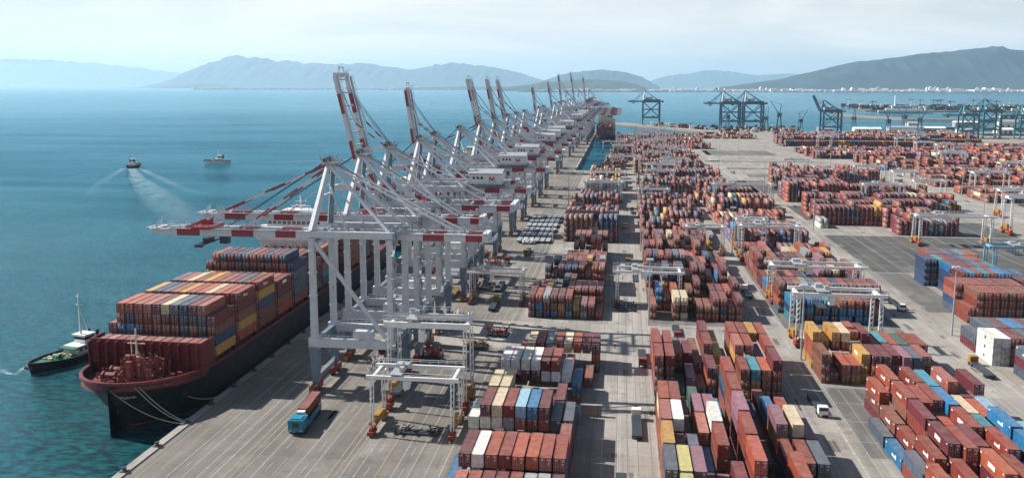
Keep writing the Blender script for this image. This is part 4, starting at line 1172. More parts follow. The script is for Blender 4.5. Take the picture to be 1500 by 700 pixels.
# ------------------------------------------------------------------ yard gantry cranes
def yard_gantry(style='white', span=22.0, H=16.0):
    root = empty('yard_gantry_crane')
    M1 = 'white_paint' if style == 'white' else 'pale_blue_paint'
    rng = random.Random(3)
    for x in (0, span):
        for y in (-5.5, 5.5):
            b = MB().bar((x - .3, y, 2.2), (x - .3, y * .86, H - .8), .38, .45).bar((x + .5, y, 2.2), (x + .5, y * .86, H - .8), .24)
            for k in range(7): z = 3 + k * (H - 4.5) / 7; b.bar((x - .3, y, z), (x + .5, y, z + 1.2), .18)
            b.build('leg', M1, root)
        b = MB().bar((x, -6.6, 1.9), (x, 6.6, 1.9), .9, .8); b.build('sill_beam', 'bogie_red', root)
        for y in (-5.4, 5.4):
            b = MB().box(x - .8, x + .8, y - 1.9, y + 1.9, .5, 1.5); g = b.build('bogie', 'machine_yellow' if y > 0 else 'bogie_red', root)
            for q in (-1.1, 1.1): MB().tube((x - .4, y + q, .55), (x + .4, y + q, .55), .55, 10).build('wheel', 'rubber', g)
        b = MB().cbox((x + .2, 0, 3.3), (1.6, 4.6, 2.0)).cbox((x + .2, 3.6, 2.9), (1.2, 1.6, 1.2)); b.build('engine_box', 'machine_yellow', root)
        b = MB().bar((x, -4.7, H - .5), (x, 4.7, H - .5), .8, 1.0); b.build('end_tie', M1, root)
        b = MB()
        for k in range(8): b.cbox((x + rng.uniform(-.8, .8), rng.uniform(-6, 6), rng.uniform(2.4, 3.6)), (rng.uniform(.3, .9), rng.uniform(.3, 1.2), rng.uniform(.3, .9)))
        b.build('sill_equipment', 'machine_yellow', root)['kind'] = 'stuff'
    for y in (-4.6, 4.6):
        b = MB().bar((-1.6, y, H), (span + 1.6, y, H), .6, 1.05); b.build('top_girder', M1, root)
        MB().rail((-1.4, y * 1.14, H + .7), (span + 1.4, y * 1.14, H + .7), 1.05, 2.4, .09).build('handrail', M1, root)
    tx = span * .3
    b = MB().cbox((tx, 0, H + 1.0), (3.2, 9.8, .35)).cbox((tx - .4, 1.2, H + 1.7), (1.8, 2.6, 1.1)).cbox((tx + 1.2, -2.4, H + 1.9), (1.2, 1.6, 1.0)); tr = b.build('trolley', 'galvanised', root)
    MB().cbox((tx + 2.6, -3.2, H - 2.2), (1.6, 1.8, 2.1)).build('driver_cab', M1, tr)
    b = MB().box(tx - 1.1, tx + 1.1, -6, 6, H - 4.2, H - 3.8); b.build('spreader', 'dark_steel', tr)
    b = MB()
    for x in (-.8, .8):
        for y in (-1.6, 1.6): b.bar((tx + x, y, H - 3.8), (tx + x, y, H + 1), .09)
    b.build('trolley_rope', 'dark_steel', tr)['kind'] = 'stuff'
    b = MB().tube((span + .9, 1.2, 4.2), (span + 1.2, 1.2, 4.2), 1.3, 14); b.build('cable_reel', 'galvanised', root)
    return root
paint('pale_blue_paint', (0.20, 0.42, 0.56), 0.45, vary=0.2)
gw = yard_gantry(); gb = yard_gantry('blue')
KIDS[gw.name] = [(c, kids(c)) for c in kids(gw)]; KIDS[gb.name] = [(c, kids(c)) for c in kids(gb)]
gused = set()
def gantry(x, y, span, h, label, src=None, rz=0):
    src = src or gw
    o = src if src.name not in gused else copy_tree(src)
    gused.add(src.name); o.location = (x, y, .05); o.scale = (span / 22, 1, h / 16); o.rotation_euler = (0, 0, rz)
    return tag(o, label, 'gantry crane', 'gantry cranes over the container yard')
for g in [
    (-59.6, 199.5, 20, 14.5, 'low white gantry crane on red and yellow wheels, nearest the camera'),
    (-59.8, 216.5, 20.2, 23, 'tall white gantry crane directly behind the nearest low one'),
    (-58, 328, 20, 12.5, 'white gantry crane on the apron beside the second left yard block'),
    (-0.8, 330, 24, 14, 'white gantry crane spanning the pale lane before the middle block'),
    (34, 440, 18, 14, 'white gantry crane on the cross road beyond the third middle block'),
    (59.5, 427, 27, 17, 'large white gantry crane at the near corner of the fourth right block'),
    (59.8, 447, 14, 17, 'narrow white gantry crane right behind the large white one'),
    (60.2, 343, 33, 15, 'wide white gantry crane over the third right yard block'),
    (58.4, 287, 26, 17.5, 'tall white gantry crane straddling the yellow containers on the right'),
    (159.5, 480, 36, 16, 'white gantry crane standing on the dark empty lot'),
    (222, 520, 30, 22, 'tall white gantry crane at the right edge of the picture'),
    (-25.5, 630, 26, 15, 'white gantry crane in front of the white reefer containers'),
    (12, 590, 20, 15, 'white gantry crane over the fifth middle block, left one'),
    (67, 627, 40, 15, 'wide white gantry crane over the fifth right block'),
    (246, 590, 30, 18, 'white gantry crane over the outer east block, nearest one')]:
    gantry(*g)
gantry(168, 408, 34, 13, 'pale blue legged gantry crane beside the blue cornered stack', gb)
rg = random.Random(21)
where = ['the middle block', 'the far middle block', 'the east block', 'the outer east block', 'the inlet block', 'the northern block']
cnt = 0
for (x0, x1, y0, y1, n, nm) in [(12, 60, 690, 1150, 9, 'far middle rows'), (-26, -4, 700, 1300, 5, 'rows beside the inlet'), (10, 90, 1150, 1500, 8, 'northernmost rows'), (130, 230, 590, 900, 5, 'east rows'),
                                (265, 420, 700, 1150, 8, 'outer east rows'), (240, 560, 1200, 1450, 8, 'dark northern rows')]:
    for q in range(n):
        x = rg.uniform(x0, x1); y = y0 + (q + rg.random() * .6) * (y1 - y0) / n
        o = gantry(x, y, rg.uniform(18, 26), rg.uniform(14, 18), f'small distant white gantry crane among the {nm}, {ordn[q]} nearest of them')

# ------------------------------------------------------------------ ships
def hull_mesh(L, B, z_deck, z_bow, z_keel, bluff=31.0, stern_keep=0.86, wl_fore=46.0, rake=9.0, nb=40, nz=12):
    """stations from bow (y = 0) to stern (y = L); returns the outline function and a closed hull mesh"""
    def deck_z(y): return z_deck + (z_bow - z_deck) * max(0.0, 1 - y / 30.0) ** 1.5
    def half(y, t):        # t = 0 keel .. 1 gunwale
        y0 = rake * (1 - max(t, .30))
        y_ = y - y0
        if y_ <= 0: return 0.0
        fine = wl_fore + (bluff - wl_fore) * max(0, (t - .25) / .75) ** .8
        s = min(1.0, y_ / fine); ex = 2.0 + 1.0 * t
        h = (1 - (1 - s) ** ex) ** (0.80 - .28 * t)
        e = max(0.0, (y - (L - 34)) / 34.0)
        aft = 1 - (1 - (stern_keep if t > .5 else .25 + 1.2 * t)) * e ** 2
        keel = min(1.0, .55 + t * 1.8) if t < .25 else 1.0
        return B / 2 * h * aft * keel
    ys = [0.0, .25, .8, 1.6, 2.6, 4, 5.6, 7.5, 9.5, 12, 15, 18.5, 22.5, 27, 32, 40, 50] + [60 + (L - 60) * k / 14 for k in range(15)]
    ts = [k / (nz - 1) for k in range(nz)]
    return ys, ts, half, deck_z
def container_ship(name, cx, ybow, L, B, z_deck, z_bow, col, label, bridge_y, bridge_w=None, house_h=26, flip=False, detail=True, rake=9.0):
    root = empty(name, (0, 0, 0))
    ys, ts, half, dz = hull_mesh(L, B, z_deck, z_bow, -13, rake=rake)
    zk = -11.0
    vs, fs, ms = [], [], []
    for y in ys:
        top = dz(y)
        for side in (-1, 1):
            for t in ts: vs.append((cx + side * half(y, t), ybow + y, zk + (top - zk) * t))
    n = len(ts)
    def id_(a, s, k): return a * 2 * n + s * n + k
    for a in range(len(ys) - 1):
        for k in range(n - 1):
            fs.append((id_(a, 0, k), id_(a, 0, k + 1), id_(a + 1, 0, k + 1), id_(a + 1, 0, k)))
            fs.append((id_(a, 1, k), id_(a + 1, 1, k), id_(a + 1, 1, k + 1), id_(a, 1, k + 1)))
            zz = zk + (z_deck - zk) * (k + 1) / (n - 1)
            m = 1 if zz < SEA + 1.0 else 0
            ms += [m, m]
    a = len(ys) - 1
    for k in range(n - 1): fs.append((id_(a, 0, k), id_(a, 0, k + 1), id_(a, 1, k + 1), id_(a, 1, k))); ms.append(0)
    b = MB(); b.add(vs, fs); b.m = ms; h = b.build('hull', [col, 'hull_boot_red'], root)
    h.data.polygons.foreach_set('use_smooth', [True] * len(h.data.polygons))
    # bulwark: a red rim that stands above the deck, with thickness
    b = MB(); inn = []
    rim = []
    for side in (-1, 1):
        pts = [(cx + side * half(y, 1), ybow + y, dz(y)) for y in ys]
        rim.append(pts)
    for side, pts in zip((-1, 1), rim):
        for p, q in zip(pts, pts[1:]):
            i0 = 0.45
            pi = (p[0] - side * min(i0, abs(p[0] - cx)), p[1] + (.5 if p[1] < ybow + 8 else 0), p[2]); qi = (q[0] - side * i0 if abs(q[0] - cx) > .5 else q[0], q[1] + (.5 if q[1] < ybow + 8 else 0), q[2])
            o_ = 0
            b.bar((p[0], p[1], p[2] - .05), (q[0], q[1], q[2] - .05), .5, .7)
            b.add([(p[0] + o_, p[1] - .05, p[2] - .55), (q[0] + o_, q[1] - .05, q[2] - .55), (q[0] + o_, q[1] - .05, q[2] + .25), (p[0] + o_, p[1] - .05, p[2] + .25), (pi[0], pi[1], p[2] + .25), (qi[0], qi[1], q[2] + .25), (pi[0], pi[1], p[2] - 2.4), (qi[0], qi[1], q[2] - 2.4)],
                  [(0, 1, 2, 3), (3, 2, 5, 4), (4, 5, 7, 6)])
    b.build('bulwark', 'hull_red', root)
    b = MB(); vs = []; fs = []
    for y in ys: 
        for side in (-1, 1): vs.append((cx + side * max(0, half(y, 1) - .2), ybow + y, dz(y) - 2.2 if y < 30 else z_deck - 1.6))
    for k in range(len(ys) - 1): fs.append((2 * k, 2 * k + 1, 2 * k + 3, 2 * k + 2))
    b.add(vs, fs); b.build('deck', 'deck_red', root)
    return tag(root, label, 'container ship', 'container ships moored along the quay'), half, dz

SY = 193.0                     # bow of the near ship
ship, half, dz = container_ship('container_ship', SHX, SY, 214, 33.6, 8.4, 10.2, 'hull_navy', 'nearest container ship, navy hull, maroon foredeck, white bridge, moored at the quay', 322, rake=12.5)
paint('rigging_red', (0.26, 0.065, 0.052), 0.6, vary=0.5, scale=1.2)
# breakwater wall on the foredeck
b = MB(); yw = 211.6
b.add([(-144.6, yw, 7.0), (-112.0, yw - 1.2, 7.0), (-112.0, yw - 1.2, 16.2), (-144.6, yw, 16.2), (-144.6, yw + .5, 7.0), (-112.0, yw - .7, 7.0), (-112.0, yw - .7, 16.2), (-144.6, yw + .5, 16.2)],
      [(0, 1, 2, 3), (7, 6, 5, 4), (3, 2, 6, 7), (0, 3, 7, 4), (1, 5, 6, 2)])
b.box(-112.4, -111.9, yw - .7, yw + 6.8, 7.0, 16.0); b.box(-144.9, -144.5, yw, yw + 6.8, 7.0, 16.0)
bw = b.build('breakwater_wall', 'hull_red', ship)
for x in [-144 + k * 2.6 for k in range(13)]:
    MB().box(x, x + .3, yw - 2.2, yw - .4 - (x + 144) / 40, 7.0, 15.9).build('stiffener', 'hull_red', bw)
for z in (10.2, 13.2): MB().box(-144.4, -112.2, yw - 1.5, yw - 1.0, z, z + .2).build('stiffener', 'hull_red', bw)
# foremast, winches, bollards, anchor gear
b = MB().tube((SHX + 1.5, 204.5, 8), (SHX + 1.5, 204.5, 21.5), .38, 8, .2).bar((SHX - 1, 204.5, 17.5), (SHX + 4, 204.5, 17.5), .25).bar((SHX + .2, 204.5, 19.6), (SHX + 2.8, 204.5, 19.6), .2).bar((SHX + 1.5, 204.5, 16), (SHX + 3.4, 208, 8), .2).bar((SHX + 1.5, 204.5, 16), (SHX - .6, 208, 8), .2)
b.cbox((SHX + 1.5, 204.3, 14), (1.8, 1.4, .2)); b.build('foremast', 'cream_paint', ship)
MB().tube((SHX - .6, 205.5, 8), (SHX - .6, 205.5, 19), .2, 6, .12).build('foremast', 'cream_paint', ship)
rng = random.Random(9)
b = MB()
for q in range(420):
    y = rng.uniform(199.5, 210.2); hw = min(9.5, half(y - SY, 1) - 2.4)
    if hw < .5: continue
    x = SHX + 2.5 + rng.gauss(0, .42) * hw; z = dz(y - SY) - 2.0; hh = rng.uniform(.4, 3.6) * (2.1 if abs(x - SHX - 3) < 4.5 else .6)
    r_ = rng.random()
    if r_ < .35: b.bar((x, y, z), (x + rng.uniform(-1.4, 1.4), y + rng.uniform(-1, 1), z + hh), rng.uniform(.12, .3))
    elif r_ < .6: b.tube((x - .7, y, z + .8), (x + .7, y, z + .8), rng.uniform(.4, .8), 8)
    elif r_ < .8: b.cbox((x, y, z + hh / 2), (rng.uniform(.3, 1.4), rng.uniform(.3, 1.2), hh))
    else: b.bar((x, y, z + hh), (x + rng.uniform(-2.2, 2.2), y + rng.uniform(-1.5, 1.5), z + hh * rng.uniform(.3, 1)), .16)
b.build('foredeck_rigging', 'rigging_red', ship)['kind'] = 'stuff'
for x, y in ((SHX - 5.5, 206.5), (SHX + 5.5, 206), (SHX - 5, 202), (SHX + 6, 201.5)):
    b = MB().tube((x - 1.4, y, 9.2), (x + 1.4, y, 9.2), .95, 12).tube((x - 1.9, y, 9.2), (x - 1.4, y, 9.2), 1.25, 12).tube((x + 1.4, y, 9.2), (x + 1.9, y, 9.2), 1.25, 12).cbox((x, y, 8.2), (4, 1.6, 1)); b.build('winch', 'deck_red', ship)
for x, y in ((SHX - 9, 203.5), (SHX - 10, 207.5), (SHX + 9.5, 204), (SHX + 11, 208), (SHX - 2, 198), (SHX + 3, 198.2)):
    b = MB().tube((x - .5, y, 7.8), (x - .5, y, 9.2), .32, 8).tube((x + .5, y, 7.8), (x + .5, y, 9.2), .32, 8); b.build('bollard', 'hull_red', ship)
# anchor and name on the starboard bow
b = MB(); ay = 207.5; ax = SHX + half(ay - SY, .72) + .25
b.bar((ax, ay, 5.2), (ax, ay, 2.8), .35).bar((ax, ay - 1, 3.0), (ax, ay + 1, 3.0), .35).bar((ax, ay - 1, 3.0), (ax, ay - 1.2, 4.0), .25).bar((ax, ay + 1, 3.0), (ax, ay + 1.2, 4.0), .25); b.build('anchor', 'dark_steel', ship)
def hull_text(txt, p0, p1, z, size, side, name='name_lettering'):
    """white lettering wrapped on the bow plating; p0 and p1 are distances off the centreline"""
    cu = bpy.data.curves.new(name, 'FONT'); cu.body = txt; cu.size = size; cu.resolution_u = 2
    o = bpy.data.objects.new(name, cu); COL.objects.link(o)
    me = bpy.data.meshes.new_from_object(o); bpy.data.objects.remove(o)
    wid = max(v.co.x for v in me.vertices)
    for v in me.vertices:
        q = p0 + (p1 - p0) * v.co.x / wid; zz = z + v.co.y
        t = (zz + 11) / (dz(4) + 11)
        lo, hi = 0.0, 60.0
        for _ in range(24):
            md = (lo + hi) / 2
            if half(md, t) < q: lo = md
            else: hi = md
        sl = (half(lo + .2, t) - half(lo, t)) / .2; fl = (half(lo, min(1, t + .03)) - half(lo, t)) / .6
        dn = Vector((side, -sl, -fl)).normalized()
        v.co = Vector((SHX + side * q, SY + lo, zz)) + dn * .12
    me.materials.append(MT['marking_white'])
    q = bpy.data.objects.new(name, me); COL.objects.link(q); q.parent = ship; return q
hull_text('Maersk', 1.6, 5.2, 5.4, 1.25, 1)
# hatch coamings, lashing bridges, deck side posts
for k, y in enumerate([219.8, 234.6, 249.2, 263.8, 278.4, 293.0, 307.2, 341.5, 356, 370.6]):
    MB().box(SHX - 14.6, SHX + 14.6, y + .2, y + 12, 6.4, 9.5).build('hatch_coaming', 'deck_red', ship)
    b = MB()
    for x in [SHX - 15.8 + q * 5.26 for q in range(7)]: b.box(x - .22, x + .22, y + 12.7, y + 13.5, 6.5, 20)
    for z in (9.4, 12.3, 15.2, 18.1): b.box(SHX - 16, SHX + 16, y + 12.75, y + 13.45, z, z + .25)
    b.rail((SHX + 16, y + 12.7, 18.3), (SHX + 16, y + 13.4, 18.3), 1, .7); b.build('lashing_bridge', 'hull_red', ship)
    for q in range(4): b = MB().box(SHX + 15.4, SHX + 15.9, y + q * 3.9 + .2, y + q * 3.9 + .7, 6.6, 9.6); b.build('deck_post', 'deck_red', ship)
# superstructure
b = MB().box(SHX - 15, SHX + 13, 322, 334, 6.5, 24.0); b.mat(1)
sup = b.build('superstructure', ['white_paint', 'white_paint'], ship)
b = MB().box(SHX - 16.6, SHX + 16.6, 321.2, 332, 24.0, 25.2).box(SHX - 14, SHX + 14, 321.6, 333, 25.2, 28.2).box(SHX - 16.6, SHX + 16.6, 321.4, 329, 28.2, 29.0).box(SHX - 12, SHX + 12, 322, 331, 29.0, 32.5).box(SHX - 6, SHX + 7, 322.6, 330, 32.5, 36).box(SHX - 16.5, SHX - 16.2, 321.2, 332, 25.2, 26.3).box(SHX - 16.5, SHX + 16.5, 321.0, 321.3, 25.2, 26.4)
b.build('bridge', 'white_paint', sup)
for z, w_ in ((31.0, 11.4), (26.8, 12.4)):
    for k in range(int(w_ * 2 / 2.0)): MB().box(SHX - w_ + k * 2.0, SHX - w_ + 1.4 + k * 2.0, 321.9 if z > 28 else 321.5, 322.05 if z > 28 else 321.65, z - .5, z + .6).build('window', 'dark_glass', sup)
for z in (20.5, 17.2, 13.9, 10.6):
    for k in range(8): MB().box(SHX - 13 + k * 3.3, SHX - 12 + k * 3.3, 321.9, 322.06, z, z + 1).build('window', 'dark_glass', sup)
for z in (13, 16.4, 19.8, 23): MB().box(SHX - 15.2, SHX + 13.2, 321.4, 322.0, z, z + .2).build('deck_ledge', 'white_paint', sup)
b = MB().tube((SHX, 328, 32), (SHX, 328, 41), .5, 8, .25).bar((SHX - 4, 328, 37), (SHX + 4, 328, 37), .3).bar((SHX - 2.4, 328, 39), (SHX + 2.4, 328, 39), .25).tube((SHX - 2, 328, 37.4), (SHX + 2, 328, 37.4), .3, 6).tube((SHX + 5, 329, 32), (SHX + 5, 329, 36), .9, 8).cbox((SHX - 6, 326, 33), (1.5, 1.5, 2))
b.build('radar_mast', 'white_paint', ship)
b = MB().box(SHX - 4, SHX + 4, 335, 340, 6.5, 31); b.mat(1).box(SHX - 4.05, SHX + 4.05, 334.95, 340.05, 26, 29); b.build('funnel', ['cream_paint', 'dark_steel'], ship)
b = MB()
for q in range(160):
    x = rng.uniform(SHX - 14, SHX + 14); y = rng.choice([320.4, 320.9]); b.bar((x, y, 8 + rng.random() * 10), (x + rng.uniform(-2, 2), y + .1, 19 + rng.random() * 4), .14)
b.build('lashing_gear', 'tarp_ochre', ship)['kind'] = 'stuff'

# ships further up the quay
def simple_ship(cx, yb, L, col, label, by, zd=6.0, bh=30):
    s, hf, dzz = container_ship('container_ship', cx, yb, L, 33.6 if cx < -60 else 30, zd, zd + 1.6, col, label, by)
    for k in range(int((L - 50) / 14.6)): MB().box(cx - 14, cx + 14, yb + 24 + k * 14.6, yb + 36 + k * 14.6, zd - 2, zd + .45).build('hatch_coaming', 'deck_red', s)
    b = MB().box(cx - 14, cx + 14, by, by + 11, zd - 2, bh - 6).box(cx - 16, cx + 16, by - .6, by + 9, bh - 6, bh - 5).box(cx - 11, cx + 11, by, by + 9, bh - 5, bh); sp = b.build('superstructure', 'cream_paint', s)
    for z in (bh - 2.6, bh - 9, bh - 12.5, bh - 16):
        for k in range(7): MB().box(cx - 10 + k * 3, cx - 8.6 + k * 3, by - .08, by + .1, z, z + 1.1).build('window', 'dark_glass', sp)
    MB().tube((cx, by + 5, bh), (cx, by + 5, bh + 10), .5, 6, .2).bar((cx - 3, by + 5, bh + 6), (cx + 3, by + 5, bh + 6), .3).build('radar_mast', 'white_paint', s)
    MB().box(cx - 4, cx + 4, by + 12, by + 17, zd, bh + 1).build('funnel', 'hull_red', s)
    for q in range(3): MB().box(cx - 9 + q * 6.5, cx - 5 + q * 6.5, by - 16, by - 8, zd + 12 + q, zd + 14 + q).build('hatch_cover', 'cream_paint' if q < 2 else 'tarp_ochre', s)
    return s
simple_ship(-129, 446, 236, 'hull_red', 'second ship along the quay, maroon hull, cream deckhouse with tan hatch covers', 543 + 2)
simple_ship(-129, 712, 240, 'hull_blue', 'third ship along the quay, blue hull, behind the close raised booms', 764)
simple_ship(-129, 984, 262, 'hull_red', 'fourth ship along the quay, red hull, at the far end', 1142)
simple_ship(-26, 1340, 240, 'hull_blue', 'far ship with blue hull and red cargo moored in the narrow inlet', 1492, 7.0, 34)

# mooring lines
def rope(p, q, sag, label):
    b = MB(); p = Vector(p); q = Vector(q); n = 14; pts = []
    for k in range(n + 1):
        t = k / n; c = p.lerp(q, t); c.z -= sag * 4 * t * (1 - t); pts.append(c)
    for a, c in zip(pts, pts[1:]): b.bar(a, c, .16)
    tag(b.build('mooring_line', 'rope'), label, 'rope', 'mooring lines at the bow')
rope((SHX - 1.0, SY + .6, 9.4), (-108.4, 193.5, .7), 2.2, 'leftmost pale mooring line running from the bow down to the quay')
rope((SHX + 5.5, SY + 2.4, 9.4), (-108.4, 194.2, .7), 1.6, 'middle pale mooring line running from the bow down to the quay')
rope((SHX + 6.3, SY + 2.9, 9.4), (-108.4, 194.6, .7), 1.2, 'rightmost of the pale mooring lines from the bow to the quay')
rope((SHX + 14.5, SY + 13, 3.0), (-108.4, 213.0, .7), .8, 'short dim mooring line across the dark side of the hull')

# quay furniture: bollards and rubber fenders
fb = None
for k in range(34):
    y = 140 + k * 13.6
    b = MB().tube((0, 0, 0), (0, 0, .75), .38, 10).tube((0, 0, .75), (0, 0, 1.0), .55, 10).box(-.8, .8, -.8, .8, -.02, .12)
    if fb is None: o = fb = b.build('mooring_bollard', 'dark_steel')
    else: o = fb.copy(); COL.objects.link(o)
    o.location = (-108.3, y + (0.6 if k == 4 else 0), .32)
    near = ['bollard on the quay edge nearest the camera', 'second bollard up the quay edge in open view', 'third bollard up the quay edge in open view', 'fourth bollard, close before the ropes of the bow', 'black bollard on the quay edge holding the bow mooring lines']
    tag(o, near[k] if k < 5 else 'black mooring bollard on the quay edge beside the ships', 'bollard', 'mooring bollards along the quay')
ff = None
for k in range(26):
    y = 146 + k * 13.6
    if ff is None: o = ff = MB().tube((0, -1, 0), (0, 1, 0), .55, 10).box(-.5, 0, -1.3, 1.3, -1.2, .9).build('quay_fender', 'rubber')
    else: o = ff.copy(); COL.objects.link(o)
    o.location = (-109.9, y, -1.2); tag(o, 'black rubber fender on the quay wall', 'fender', 'fenders along the quay wall')

# ------------------------------------------------------------------ small craft
def small_hull(L, B, D, col, rim='hull_navy', nb=16):
    """local: bow at -y, waterline z = 0"""
    b = MB(); vs = []; n = 5; ys = [i / nb for i in range(nb + 1)]
    def hw(s, t): return B / 2 * (min(1, (s * (2.4 + t)) ** .62) if s < .42 else 1) * (1 - .22 * max(0, (s - .75) / .25) ** 2) * (.45 + .55 * t ** .6) * (1 if s > 0 else 0)
    def top(s): return D * (1 + .55 * (1 - min(1, s / .45)) ** 1.6)
    for s in ys:
        for sd in (-1, 1):
            for k in range(n): t = k / (n - 1); vs.append((sd * hw(s, t), -L / 2 + L * s + (1 - t) * (1 - s) * 1.2, -.8 + (top(s) + .8) * t))
    fs = []
    for a in range(nb):
        for sd in (0, 1):
            for k in range(n - 1):
                i = a * 2 * n + sd * n + k; j = i + 2 * n
                fs.append((i, i + 1, j + 1, j) if sd == 0 else (i, j, j + 1, i + 1))
    a = nb
    for k in range(n - 1): i = a * 2 * n + k; fs.append((i, i + 1, i + n + 1, i + n))
    b.add(vs, fs)
    dk_ = MB(); dv = []; df = []
    for s in ys:
        for sd in (-1, 1): dv.append((sd * max(0, hw(s, 1) - .15), -L / 2 + L * s, top(s) - .55))
    for a in range(nb): df.append((2 * a, 2 * a + 1, 2 * a + 3, 2 * a + 2))
    dk_.add(dv, df)
    rm = MB()
    for sd in (-1, 1):
        for s0, s1 in zip(ys, ys[1:]): rm.bar((sd * hw(s0, 1), -L / 2 + L * s0, top(s0)), (sd * hw(s1, 1), -L / 2 + L * s1, top(s1)), .35, .4)
    return b, dk_, rm
def tug(label, L=30, B=9.5, colh='hull_navy', cold='deck_green', loc=(0, 0), rz=0, mast=17):
    root = empty('tug_boat')
    h, d_, rm = small_hull(L, B, 2.4, colh)
    h.build('hull', colh, root); d_.build('deck', cold, root); rm.build('rubbing_strake', 'rubber', root)
    b = MB().box(-3.1, 3.1, -2.5, 8, 1.7, 4.6); ho_ = b.build('deckhouse', 'white_paint', root)
    MB().box(-3.5, 3.5, -4.5, 1.0, 4.0, 4.4).build('deckhouse_roof', cold, ho_)
    for k in range(5):
        for sd in (-1, 1): MB().box(sd * 3.02 - .1, sd * 3.02 + .1, -1.6 + k * 1.9, -.7 + k * 1.9, 2.9, 3.7).build('porthole', 'dark_glass', ho_)
    b = MB().box(-2.3, 2.3, 1.2, 5.2, 4.6, 7.2); wh_ = b.build('wheelhouse', 'white_paint', root)
    MB().box(-2.36, 2.36, 1.14, 5.26, 5.8, 6.7).build('window_band', 'dark_glass', wh_); MB().box(-2.7, 2.7, .8, 5.6, 7.2, 7.5).build('wheelhouse_roof', 'white_paint', wh_)
    b = MB().tube((0, 2.0, 4.4), (0, 2.0, mast), .42, 8, .22).bar((-1.3, 2, mast - 3.6), (1.3, 2, mast - 3.6), .22).bar((-.9, 2, mast - .8), (.9, 2, mast - .8), .3).bar((0, 2, mast - 5), (0, 5, 7.5), .12); b.build('mast', 'white_paint', root)
    for sx in (-1.8, 1.8): MB().tube((sx, 7.0, 4.6), (sx, 7.0, 8.0), .55, 8).build('funnel', 'dark_steel', root)
    b = MB().tube((-1.2, -8, 2.9), (1.2, -8, 2.9), .8, 12).cbox((0, -8, 2.2), (3.2, 1.8, .8)); b.build('towing_winch', cold, root)
    b = MB()
    rr = random.Random(4)
    for q in range(26): x = rr.uniform(-2.6, 2.6); y = rr.uniform(-11, -3.4); b.cbox((x, y, 2.5), (rr.uniform(.2, .9), rr.uniform(.2, 1), rr.uniform(.3, 1.4)))
    b.rail((-3.3, 8.5, 2.1), (-3.3, 13, 2.1), 1, 1.2); b.rail((3.3, 8.5, 2.1), (3.3, 13, 2.1), 1, 1.2); b.build('deck_gear', 'cream_paint', root)['kind'] = 'stuff'
    b = MB().tube((-1.6, -L / 2 + .6, 2.3), (1.6, -L / 2 + .6, 2.3), .6, 10); b.build('bow_fender', 'rubber', root)
    root.location = (loc[0], loc[1], SEA); root.rotation_euler = (0, 0, rz)
    return tag(root, label, 'tug boat', None)
tug('green decked tug with a tall white mast passing the bow of the ship', 38, 11, loc=(-177.5, 252.5), rz=R(-12), mast=21)
t2 = tug('small dark tug seen from behind, trailing a long wake', 26, 11, 'hull_navy', 'dark_steel', (-534, 880), R(180 + 14), 13)
t2.scale = (1.1, 1.1, 1.25)
t3 = tug('white and dark pilot boat seen from the side, right of the small dark tug', 30, 8, 'white_paint', 'dark_steel', (-466, 938), R(-78), 14)

def wake(name, pts, mat, label, z=SEA + .03):
    """pts: (x, y, half width, strength) along the trail"""
    b = MB(); n = 8; vs = []; fade = []
    for i, (x, y, hw_, st) in enumerate(pts):
        a = Vector(pts[max(i - 1, 0)][:2]); c = Vector(pts[min(i + 1, len(pts) - 1)][:2]); d = (c - a).normalized(); p = Vector((-d.y, d.x))
        for k in range(n + 1): u = k / n * 2 - 1; vs.append((x + p.x * hw_ * u, y + p.y * hw_ * u, z)); fade.append(max(0, st * (1 - abs(u) ** 3)))
    fs = [(i * (n + 1) + k, i * (n + 1) + k + 1, (i + 1) * (n + 1) + k + 1, (i + 1) * (n + 1) + k) for i in range(len(pts) - 1) for k in range(n)]
    b.add(vs, fs); o = b.build(name, mat)
    at = o.data.attributes.new('fade', 'FLOAT', 'POINT'); at.data.foreach_set('value', fade)
    return tag(o, label, 'wake', None, 'stuff')
wake('boat_wake', [(-531, 868, 5, .9), (-508, 836, 6, .8), (-465, 770, 9, .6), (-410, 695, 13, .45), (-350, 615, 17, .3), (-300, 550, 18, .25), (-262, 500, 22, 0)], 'wake_foam', 'long pale wake behind the small dark tug')
t3.scale = (1.0, 1.0, 1.2)
wake('boat_wake', [(-538, 868, 3, .5), (-524, 832, 4, .35), (-492, 762, 5, .2), (-455, 680, 6, .1), (-395, 600, 6, 0)], 'bow_foam', 'left foam edge of the tug wake', SEA + .06)
wake('boat_wake', [(-526, 872, 3, .7), (-500, 842, 4, .5), (-448, 780, 5, .35), (-385, 705, 6, .2), (-315, 640, 6, 0)], 'bow_foam', 'right foam edge of the tug wake', SEA + .09)
wake('boat_wake', [(-484, 936, 2, 1), (-468, 933, 3, .9), (-450, 931, 3, .6), (-430, 935, 3, 0)], 'bow_foam', 'white foam along the pilot boat hull')
wake('boat_wake', [(-430, 940, 5, .0), (-400, 960, 8, .22), (-340, 1000, 12, .28), (-280, 1045, 16, .25), (-220, 1080, 20, .2), (-160, 1110, 24, 0)], 'wake_foam', 'faint old wake running right towards the quay')
wake('boat_wake', [(-185.5, 233.5, .5, 1), (-187.2, 238, .9, 1), (-188.3, 244, 1.2, .9), (-189, 251, 1.3, .6), (-189.6, 260, 1.3, 0)], 'bow_foam', 'white bow wave on the left side of the green tug')
wake('boat_wake', [(-186, 234.5, .5, 1), (-189, 235, .9, .9), (-192, 236.5, 1.2, .5), (-196, 240, 1.3, 0)], 'bow_foam', 'white foam thrown ahead of the green tug bow', SEA + .05)
wake('boat_wake', [(-181, 234, .4, .7), (-177, 238, .6, .8), (-173, 243, .8, .8), (-170, 249, .9, .5), (-167, 256, .9, 0)], 'bow_foam', 'thin foam line on the right side of the green tug', SEA + .07)

